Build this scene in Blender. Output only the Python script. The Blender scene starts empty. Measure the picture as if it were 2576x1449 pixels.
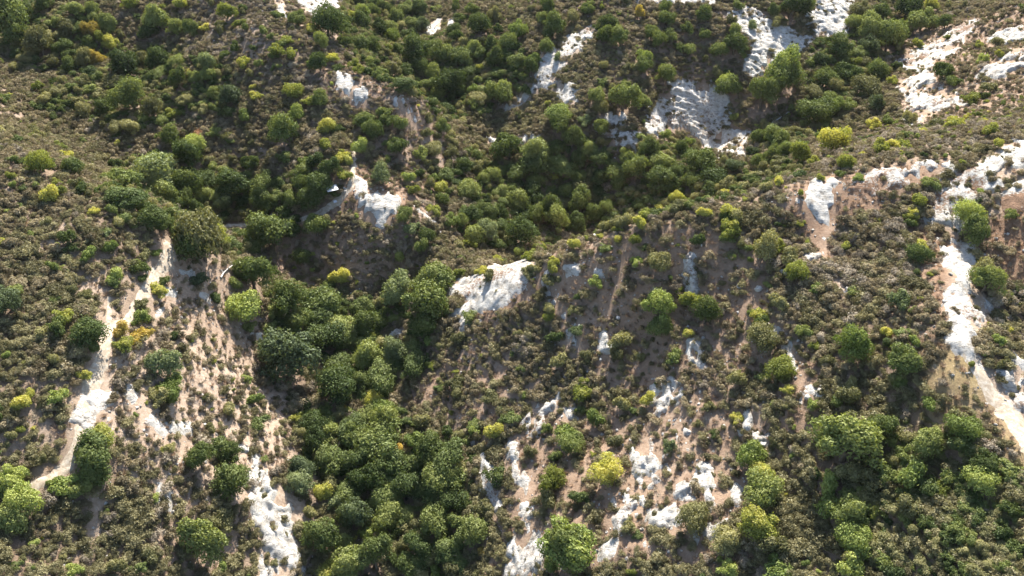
import bpy, math, random
import numpy as np
from mathutils import Vector
random.seed(7); RNG = np.random.default_rng(7)
PI = math.pi
scn = bpy.context.scene
COL = scn.collection
# ------------------------------------------------------------------ camera, world, sun, exposure
CAM_Z = 110.0; PITCH = 40.0; HFOV = 62.0
cam = bpy.data.cameras.new('camera'); camo = bpy.data.objects.new('camera', cam); COL.objects.link(camo)
camo.location = (0, 0, CAM_Z); camo.rotation_euler = (math.radians(90-PITCH), 0, 0)
cam.sensor_width = 36; cam.lens = 18/math.tan(math.radians(HFOV/2)); cam.clip_end = 3000; cam.clip_start = 1
scn.camera = camo
SUN_EL = 40.5; SUN_AZ = 9.0            # azimuth: degrees right of +Y (beyond the scene)
w = bpy.data.worlds.new('World'); scn.world = w; w.use_nodes = True
nt = w.node_tree; bg = nt.nodes['Background']; sky = nt.nodes.new('ShaderNodeTexSky')
sky.sky_type = 'NISHITA'; sky.sun_disc = False
sky.sun_elevation = math.radians(SUN_EL); sky.sun_rotation = math.radians(SUN_AZ)
nt.links.new(sky.outputs[0], bg.inputs[0]); bg.inputs[1].default_value = 0.09
sun = bpy.data.lights.new('sun', 'SUN'); sun.energy = 5.0; sun.angle = math.radians(0.53); sun.color = (1, .955, .87)
so = bpy.data.objects.new('sun', sun); COL.objects.link(so)
sd = Vector((math.sin(math.radians(SUN_AZ))*math.cos(math.radians(SUN_EL)), math.cos(math.radians(SUN_AZ))*math.cos(math.radians(SUN_EL)), math.sin(math.radians(SUN_EL))))
so.rotation_euler = sd.to_track_quat('Z', 'Y').to_euler()
scn.view_settings.view_transform = 'Standard'; scn.view_settings.look = 'None'
scn.view_settings.exposure = 1.5; scn.view_settings.gamma = 1
scn.cycles.max_bounces = 6; scn.cycles.diffuse_bounces = 3; scn.cycles.transmission_bounces = 3
# ------------------------------------------------------------------ picture measurements -> directions (2576 px wide)
F = 1288/math.tan(math.radians(HFOV/2)); cp, sp = math.cos(math.radians(PITCH)), math.sin(math.radians(PITCH))
def ray(px, py):
    u = (np.asarray(px, float)-1288)/F; v = (724.5-np.asarray(py, float))/F
    return np.stack([u, cp+v*sp, -sp+v*cp], -1)
def project(x, y, z):
    dz = z-CAM_Z; d = y*cp-dz*sp; v = (y*sp+dz*cp)/d
    return 1288+F*x/d, 724.5-F*v, d
def atz(px, py, z):
    r = ray(px, py); t = (z-CAM_Z)/r[..., 2]
    return r[..., 0]*t, r[..., 1]*t
# ------------------------------------------------------------------ noise
def vnoise(x, y, s, seed):
    g = np.random.default_rng(seed).random((256, 256))*2-1
    x = x/s+1000.3; y = y/s+1000.7; xi = np.floor(x).astype(int); yi = np.floor(y).astype(int)
    fx = x-xi; fy = y-yi; fx = fx*fx*fx*(fx*(fx*6-15)+10); fy = fy*fy*fy*(fy*(fy*6-15)+10)
    a = g[xi % 256, yi % 256]; b = g[(xi+1) % 256, yi % 256]; c = g[xi % 256, (yi+1) % 256]; d = g[(xi+1) % 256, (yi+1) % 256]
    return (a*(1-fx)+b*fx)*(1-fy)+(c*(1-fx)+d*fx)*fy
def fbm(x, y, s, seed, o=4):
    r = 0; a = 1; t = 0
    for k in range(o): r = r+a*vnoise(x+k*17.1, y-k*9.3, s, seed+k); t += a; a *= .5; s *= .5
    return r/t
# ------------------------------------------------------------------ terrain: ridge and gully heights
CP = [ # main gully
(1080,1560,-3),(1060,1449,0),(1000,1250,2),(920,1120,4),(850,960,7),(840,800,10),
# left branch
(760,690,15),(640,610,20),(500,560,24),(420,545,27),(340,450,33),(200,350,41),(80,200,55),(0,80,62),(-250,-40,72),
# right branch
(1000,730,13),(1150,640,17),(1220,560,19),(1500,490,17),(1800,420,22),(2020,340,37),(2150,210,48),(2260,80,57),(2380,-40,66),
# middle branch
(1170,480,23),(1160,390,28),(1135,280,35),(1010,130,48),(920,50,55),(880,-60,63),
# long left ridge
(660,-80,88),(700,0,82),(790,90,74),(900,180,66),(1040,248,57),(1120,285,48),
(880,300,50),(880,430,38),(960,500,34),(1060,545,28),(1130,600,22),(1020,650,20),
(400,150,57),(600,250,54),(300,40,71),(100,0,76),(750,380,43),(550,400,37),(380,330,45),(700,500,30),(700,590,25),(850,620,23),(650,690,19),(800,180,64),(920,600,25),(250,200,56),(560,60,75),
# middle right hill
(1400,0,71),(1750,0,75),(2050,0,73),(1300,190,48),(1240,60,61),(1600,200,53),(1900,200,51),(1360,330,38),(1600,340,40),(1850,330,41),(1150,120,54),(1450,430,25),(1700,400,28),(1200,240,43),
# far right flank
(2576,90,74),(2350,200,58),(2576,0,80),(2240,150,52),(2450,300,60),(2200,340,50),(2576,230,68),(2800,100,86),
# right ridge crest
(2800,280,84),(2576,360,74),(2300,405,69),(2000,450,63),(1800,492,58),(1600,542,52),(1400,612,40),(1280,668,30),(1150,738,21),(1040,810,12),
# its near slope
(1500,720,35),(1300,850,24),(1190,800,20),(1300,750,28),(1100,960,12),(1170,1300,7),(1280,1100,14),(1500,1000,23),(1700,800,36),(2000,620,49),(2000,780,45),(2000,950,40),(1800,1000,33),(1600,1200,23),(1350,1400,13),(1700,1400,24),(2000,1200,33),(2300,1150,41),(2576,1430,42),(2300,1400,35),(2200,900,47),(2250,700,53),(1400,760,30),
(2400,500,62),(2400,700,57),(2410,850,54),(2450,950,51),(2560,1090,49),(2700,1200,48),(2576,620,58),(2620,800,48),(2750,950,42),(2900,600,62),(2750,500,72),
# left spur
(-200,180,70),(0,320,62),(150,425,60),(280,525,54),(420,612,45),(370,720,41),(280,820,40),(245,950,37),(212,1080,34),(100,1215,32),(0,1270,31),(-200,1400,33),
(0,550,55),(-200,600,58),(120,700,47),(0,900,43),(100,950,40),(-200,1000,44),(40,1120,36),
(0,1449,30),(300,1300,25),(300,1449,21),(500,1400,15),(500,1100,23),(450,900,31),(530,740,30),(620,900,19),(560,1250,19),(700,1150,11),(760,1400,4),(620,1350,11),(650,1020,15)]
cpx = np.array([c[0] for c in CP], float); cpy = np.array([c[1] for c in CP], float); cz = np.array([c[2] for c in CP], float)
KY = [-200, -50, 200, 500, 800, 1449, 1600]; trend = np.interp(cpy, KY, [78, 66, 45, 22, 10, 0, -2])
cz = np.interp(cpy, KY, [20, 17, 12, 8, 4, 0, -1])+(cz-trend)*np.where(cz > trend, .76, 1.0)
cx, cy = atz(cpx, cpy, cz)
def lee(names, ox, oy, drop):      # the far side of a crest falls away steeply
    global cx, cy, cz
    for q in names:
        k = [i for i, c in enumerate(CP) if (c[0], c[1]) == q][0]; cx = np.append(cx, cx[k]+ox); cy = np.append(cy, cy[k]+oy); cz = np.append(cz, cz[k]-drop)
lee([(2000,450),(1800,492),(1600,542),(1400,612)], -7, 12, 17); lee([(1280,668),(2300,405)], -5, 10, 5)
lee([(900,180),(1040,248),(1120,285)], 11, 11, 13)
lee([(0,320),(150,425),(280,525),(420,612)], 7, 11, 11)
ext = [(-330,470,60),(0,470,62),(330,470,66),(330,250,52),(-330,250,46),(-330,80,40),(-160,20,24),(0,10,-6),(0,30,-4),(160,20,34),(330,60,50),(-150,400,44),(150,400,48),(0,390,42)]
cx = np.append(cx, [e[0] for e in ext]); cy = np.append(cy, [e[1] for e in ext]); cz = np.append(cz, [e[2] for e in ext])
def tk(r): return np.where(r > 0, r*r*np.log(np.maximum(r, 1e-9)), 0)
def _rbf():
    S = 100.0; n = len(cx); P = np.stack([np.ones(n), cx/S, cy/S], 1)
    R = np.hypot(cx[:, None]-cx, cy[:, None]-cy)/S
    A = np.zeros((n+3, n+3)); A[:n, :n] = tk(R)+np.eye(n)*0.004; A[:n, n:] = P; A[n:, :n] = P.T
    sol = np.linalg.solve(A, np.append(cz, [0, 0, 0]))
    def f(x, y):
        out = np.empty(x.size); xf = x.ravel(); yf = y.ravel()
        for i in range(0, x.size, 20000):
            r = np.hypot(xf[i:i+20000, None]-cx, yf[i:i+20000, None]-cy)/S
            out[i:i+20000] = tk(r)@sol[:n]+sol[n]+sol[n+1]*xf[i:i+20000]/S+sol[n+2]*yf[i:i+20000]/S
        return out.reshape(x.shape)
    return f
rbf = _rbf()
X0, X1, Y0, Y1, ST = -330.0, 330.0, 6.0, 470.0, 0.8
CS = 3.2
gxc = np.arange(X0-CS, X1+2*CS, CS); gyc = np.arange(Y0-CS, Y1+2*CS, CS)
Zc = rbf(*np.meshgrid(gxc, gyc, indexing='ij'))
def base_h(x, y):      # Catmull-Rom interpolation of the coarse sheet
    u = (x-gxc[0])/CS; v = (y-gyc[0])/CS; i = np.clip(np.floor(u).astype(int), 1, len(gxc)-3); j = np.clip(np.floor(v).astype(int), 1, len(gyc)-3)
    u = u-i; v = v-j
    def wt(t): return (-.5*t+t*t-.5*t**3, 1-2.5*t*t+1.5*t**3, .5*t+2*t*t-1.5*t**3, -.5*t*t+.5*t**3)
    a = wt(u); b = wt(v); r = 0
    for p in range(4):
        for q in range(4): r = r+a[p]*b[q]*Zc[i-1+p, j-1+q]
    return r
gx = np.arange(X0, X1+.01, ST); gy = np.arange(Y0, Y1+.01, ST)
GX, GY = np.meshgrid(gx, gy, indexing='ij')
def detail(x, y):
    n = fbm(x, y, 16, 11, 5)
    g = 1-np.abs(fbm(x+.3*y, y*.45, 13, 31, 4))*2.4          # small rills running down the slopes
    return 1.5*n-.75*np.clip(g, -.5, 1)+.16*fbm(x, y, 2.4, 51, 2)
GZ = base_h(GX, GY)+detail(GX, GY)
def H(x, y):
    u = np.clip((np.asarray(x, float)-X0)/ST, 0, len(gx)-1.001); v = np.clip((np.asarray(y, float)-Y0)/ST, 0, len(gy)-1.001)
    i = u.astype(int); j = v.astype(int); u = u-i; v = v-j
    return (GZ[i, j]*(1-u)+GZ[i+1, j]*u)*(1-v)+(GZ[i, j+1]*(1-u)+GZ[i+1, j+1]*u)*v
def hit(px, py, up=0.0):   # where a sight line meets the ground raised by `up`
    r = ray(px, py); r = r.reshape(-1, 3); up = np.broadcast_to(np.asarray(up, float), (len(r),)).copy()
    t = np.full(len(r), 30.0); done = np.zeros(len(r), bool)
    for k in range(900):
        h = CAM_Z+r[:, 2]*t-H(r[:, 0]*t, r[:, 1]*t)-up
        done |= h < 0.02; t = np.where(done, t, t+np.maximum(h*.35, .03))
        if done.all() or k > 880: break
    return r[:, 0]*t, r[:, 1]*t
def seen(x, y, z):         # nothing of the ground between the point and the viewpoint
    ok = np.ones(len(x), bool)
    for k in np.linspace(.12, .985, 46):
        ok &= (CAM_Z+(z-CAM_Z)*k) > H(x*k, y*k)-.3
    return ok
# ------------------------------------------------------------------ helpers
def tag(o, label=None, cat=None, group=None, kind=None):
    if label: o['label'] = label
    if cat: o['category'] = cat
    if group: o['group'] = group
    if kind: o['kind'] = kind
def mesh_np(name, V, Fq, mats, smooth=False):
    me = bpy.data.meshes.new(name); V = np.asarray(V, np.float32); Fq = np.asarray(Fq, np.int32)
    k = Fq.shape[1]; me.vertices.add(len(V)); me.vertices.foreach_set('co', V.ravel())
    me.loops.add(Fq.size); me.loops.foreach_set('vertex_index', Fq.ravel())
    me.polygons.add(len(Fq)); me.polygons.foreach_set('loop_start', np.arange(0, Fq.size, k, dtype=np.int32))
    me.polygons.foreach_set('loop_total', np.full(len(Fq), k, np.int32))
    me.polygons.foreach_set('use_smooth', np.full(len(Fq), smooth))
    for m in mats: me.materials.append(m)
    me.update(calc_edges=True); return me
def link(name, me, parent=None, loc=(0, 0, 0)):
    o = bpy.data.objects.new(name, me); COL.objects.link(o); o.location = loc
    if parent: o.parent = parent
    return o
def gridfaces(nx, ny):
    i, j = np.meshgrid(np.arange(nx-1), np.arange(ny-1), indexing='ij'); a = (i*ny+j).ravel()
    return np.stack([a, a+ny, a+ny+1, a+1], 1)
def sdf(x, y, poly):       # signed distance, positive inside
    d = np.full(x.shape, 1e9); ins = np.zeros(x.shape, bool); n = len(poly)
    for k in range(n):
        ax, ay = poly[k]; bx, by = poly[(k+1) % n]; ex, ey = bx-ax, by-ay
        t = np.clip(((x-ax)*ex+(y-ay)*ey)/(ex*ex+ey*ey+1e-9), 0, 1)
        d = np.minimum(d, np.hypot(x-ax-t*ex, y-ay-t*ey))
        c = ((ay > y) != (by > y)) & (x < (bx-ax)*(y-ay)/(by-ay+1e-12)+ax); ins ^= c
    return np.where(ins, d, -d)
def wpoly(pp):
    x, y = hit([p[0] for p in pp], [p[1] for p in pp]); return list(zip(x, y))
# ------------------------------------------------------------------ materials
def mat(name):
    m = bpy.data.materials.new(name); m.use_nodes = True; t = m.node_tree; b = t.nodes['Principled BSDF']
    b.inputs['Roughness'].default_value = .9
    try: b.inputs['Specular IOR Level'].default_value = .2
    except Exception: pass
    return m, t, b
def N(t, ty, **k):
    n = t.nodes.new(ty)
    for a, v in k.items(): setattr(n, a, v)
    return n
def noise(t, sc, det=4, co=None, rough=.6):
    n = N(t, 'ShaderNodeTexNoise'); n.inputs['Scale'].default_value = sc; n.inputs['Detail'].default_value = det; n.inputs['Roughness'].default_value = rough
    if co is not None: t.links.new(co, n.inputs['Vector'])
    return n.outputs['Fac']
def ramp(t, fac, stops):
    r = N(t, 'ShaderNodeValToRGB'); t.links.new(fac, r.inputs[0]); e = r.color_ramp.elements
    while len(e) < len(stops): e.new(.5)
    for k, (p, c) in enumerate(stops): e[k].position = p; e[k].color = (*c, 1)
    return r.outputs[0]
def mix(t, f, a, b):
    m = N(t, 'ShaderNodeMix', data_type='RGBA')
    for s, v in ((m.inputs[0], f), (m.inputs[6], a), (m.inputs[7], b)):
        if isinstance(v, (int, float)): s.default_value = v
        elif isinstance(v, tuple): s.default_value = (*v, 1)
        else: t.links.new(v, s)
    return m.outputs[2]
def bump(t, b, h, s, d=.1):
    n = N(t, 'ShaderNodeBump'); n.inputs['Strength'].default_value = s; n.inputs['Distance'].default_value = d
    t.links.new(h, n.inputs['Height']); t.links.new(n.outputs[0], b.inputs['Normal'])
def foliage(name, c0, c1, c2, trans=.23, tc=(1.3, 1.3, .5)):
    c0, c1, c2 = [tuple(min(.6, (v*.9+.1*(.3*c[0]+.6*c[1]+.1*c[2]))*1.38) for v in c) for c in (c0, c1, c2)]
    m = bpy.data.materials.new(name); m.use_nodes = True; t = m.node_tree; t.nodes.clear()
    out = N(t, 'ShaderNodeOutputMaterial'); oi = N(t, 'ShaderNodeObjectInfo'); g = N(t, 'ShaderNodeNewGeometry')
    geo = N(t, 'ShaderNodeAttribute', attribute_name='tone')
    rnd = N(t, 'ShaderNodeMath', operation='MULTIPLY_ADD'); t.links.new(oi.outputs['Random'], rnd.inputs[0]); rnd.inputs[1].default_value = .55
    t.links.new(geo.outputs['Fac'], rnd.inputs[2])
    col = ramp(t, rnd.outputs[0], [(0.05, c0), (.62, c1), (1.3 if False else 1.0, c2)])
    hs = N(t, 'ShaderNodeHueSaturation'); t.links.new(col, hs.inputs['Color']); mm = N(t, 'ShaderNodeMapRange'); t.links.new(oi.outputs['Random'], mm.inputs[0]); mm.inputs[3].default_value = .8; mm.inputs[4].default_value = 1.2
    t.links.new(mm.outputs[0], hs.inputs['Value']); col = hs.outputs[0]
    d = N(t, 'ShaderNodeBsdfDiffuse'); t.links.new(col, d.inputs[0])
    tr = N(t, 'ShaderNodeBsdfTranslucent'); v = N(t, 'ShaderNodeVectorMath', operation='MULTIPLY'); t.links.new(col, v.inputs[0]); v.inputs[1].default_value = tc; t.links.new(v.outputs[0], tr.inputs[0])
    gl = N(t, 'ShaderNodeBsdfGlossy'); gl.inputs['Roughness'].default_value = .45; gl.inputs[0].default_value = (.8, .85, .8, 1)
    ms = N(t, 'ShaderNodeMixShader'); ms.inputs[0].default_value = trans; t.links.new(d.outputs[0], ms.inputs[1]); t.links.new(tr.outputs[0], ms.inputs[2])
    m2 = N(t, 'ShaderNodeMixShader'); m2.inputs[0].default_value = .010; t.links.new(ms.outputs[0], m2.inputs[1]); t.links.new(gl.outputs[0], m2.inputs[2])
    t.links.new(m2.outputs[0], out.inputs[0]); return m
FM = {
 'O': foliage('oak_leaves', (.034, .052, .018), (.068, .094, .028), (.13, .15, .040)),
 'M': foliage('green_leaves', (.050, .074, .022), (.096, .122, .034), (.17, .185, .050)),
 'B': foliage('grey_green_leaves', (.056, .076, .036), (.100, .126, .056), (.16, .18, .075)),
 'V': foliage('bright_leaves', (.080, .112, .026), (.150, .190, .042), (.24, .26, .06)),
 'Y': foliage('yellow_leaves', (.070, .095, .022), (.200, .218, .042), (.35, .315, .07), .36),
 'L': foliage('olive_leaves', (.085, .086, .036), (.140, .135, .055), (.21, .19, .075)),
 'G': foliage('golden_leaves', (.160, .125, .030), (.300, .225, .050), (.40, .29, .07), .36),
 'R': foliage('rust_leaves', (.160, .090, .050), (.260, .140, .080), (.32, .18, .10)),
}
SM = {
 'so': foliage('sage_olive', (.085, .078, .036), (.140, .125, .058), (.21, .185, .09), .28, (1.15, 1.1, .8)),
 'sb': foliage('sage_brown', (.110, .088, .050), (.175, .141, .080), (.25, .205, .12), .28, (1.1, 1.05, .85)),
 'sg': foliage('sage_grey', (.14, .114, .080), (.21, .173, .122), (.29, .242, .175), .25, (1.05, 1.0, .9)),
 'gr': foliage('dry_grass', (.19, .13, .085), (.28, .20, .135), (.36, .27, .19), .3, (1.1, 1.0, .85)),
}
bark, t, b = mat('bark'); t.links.new(ramp(t, noise(t, 3), [(.3, (.09, .07, .05)), (.7, (.22, .18, .14))]), b.inputs[0])
twig, t, b = mat('twig'); t.links.new(ramp(t, noise(t, 5), [(.3, (.20, .16, .13)), (.7, (.40, .34, .29))]), b.inputs[0])
pale_wood, t, b = mat('pale_wood'); t.links.new(ramp(t, noise(t, 2), [(.3, (.45, .42, .38)), (.7, (.72, .69, .64))]), b.inputs[0])
# white rock
rockm, t, b = mat('white_rock'); g = N(t, 'ShaderNodeNewGeometry'); P = g.outputs['Position']
c = ramp(t, noise(t, .9, 8, P, .65), [(.28, (.33, .27, .21)), (.41, (.54, .49, .42)), (.52, (.68, .645, .59)), (.8, (.79, .76, .71))])
mp = N(t, 'ShaderNodeMapping'); mp.inputs['Scale'].default_value = (.35, 1.6, 3.2); mp.inputs['Rotation'].default_value = (0, .2, .35); t.links.new(P, mp.inputs[0])
s = noise(t, 1.6, 6, mp.outputs[0], .7); c = mix(t, ramp(t, s, [(.36, (1, 1, 1)), (.44, (0, 0, 0))]), c, (.24, .21, .185))
at = N(t, 'ShaderNodeAttribute', attribute_name='soil'); sm = N(t, 'ShaderNodeMath', operation='ADD'); t.links.new(at.outputs['Fac'], sm.inputs[0]); t.links.new(noise(t, 2.2, 6, P, .7), sm.inputs[1])
c = mix(t, ramp(t, sm.outputs[0], [(.86, (0, 0, 0)), (1.02, (1, 1, 1))]), c, (.27, .165, .105))
t.links.new(c, b.inputs[0]); bump(t, b, noise(t, 1.8, 9, mp.outputs[0], .75), 1.0, .6)
# ground: litter, pale scree, red-brown dry grass, ochre
groundm, t, b = mat('hillside_soil'); g = N(t, 'ShaderNodeNewGeometry'); P = g.outputs['Position']
at = N(t, 'ShaderNodeAttribute', attribute_name='zones'); sep = N(t, 'ShaderNodeSeparateColor'); t.links.new(at.outputs['Color'], sep.inputs[0])
lit = ramp(t, noise(t, .8, 8, P, .7), [(.3, (.12, .085, .06)), (.5, (.22, .155, .105)), (.68, (.34, .25, .18))])
pale = ramp(t, noise(t, 1.3, 9, P, .75), [(.3, (.26, .175, .12)), (.48, (.42, .315, .23)), (.6, (.50, .39, .30)), (.72, (.66, .59, .50))])
red = ramp(t, noise(t, 1.2, 9, P, .75), [(.3, (.15, .088, .054)), (.55, (.28, .170, .105)), (.72, (.43, .305, .21))])
och = ramp(t, noise(t, 1.0, 9, P, .75), [(.3, (.20, .14, .07)), (.55, (.34, .25, .12)), (.72, (.48, .38, .22))])
c = mix(t, sep.outputs[0], lit, pale); c = mix(t, sep.outputs[1], c, red); c = mix(t, sep.outputs[2], c, och)
sp_ = ramp(t, noise(t, 3.2, 5, P, .8), [(.66, (0, 0, 0)), (.70, (1, 1, 1))]); c = mix(t, sp_, c, (.70, .66, .60))
t.links.new(c, b.inputs[0]); bump(t, b, noise(t, 2.2, 9, P, .8), .8, .35)
trailm, t, b = mat('trail_dirt'); g = N(t, 'ShaderNodeNewGeometry'); P = g.outputs['Position']
t.links.new(ramp(t, noise(t, 1.6, 9, P, .75), [(.34, (.29, .22, .155)), (.50, (.44, .36, .27)), (.66, (.60, .54, .45))]), b.inputs[0]); bump(t, b, noise(t, 3, 8, P, .8), .6, .2)
metal, t, b = mat('white_painted_sheet'); b.inputs[0].default_value = (.78, .78, .80, 1); b.inputs['Roughness'].default_value = .45
bump(t, b, noise(t, 4), .1)
t.links.new(ramp(t, noise(t, 2.5, 5), [(.35, (.55, .54, .54)), (.6, (.80, .80, .82))]), b.inputs[0])
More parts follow.
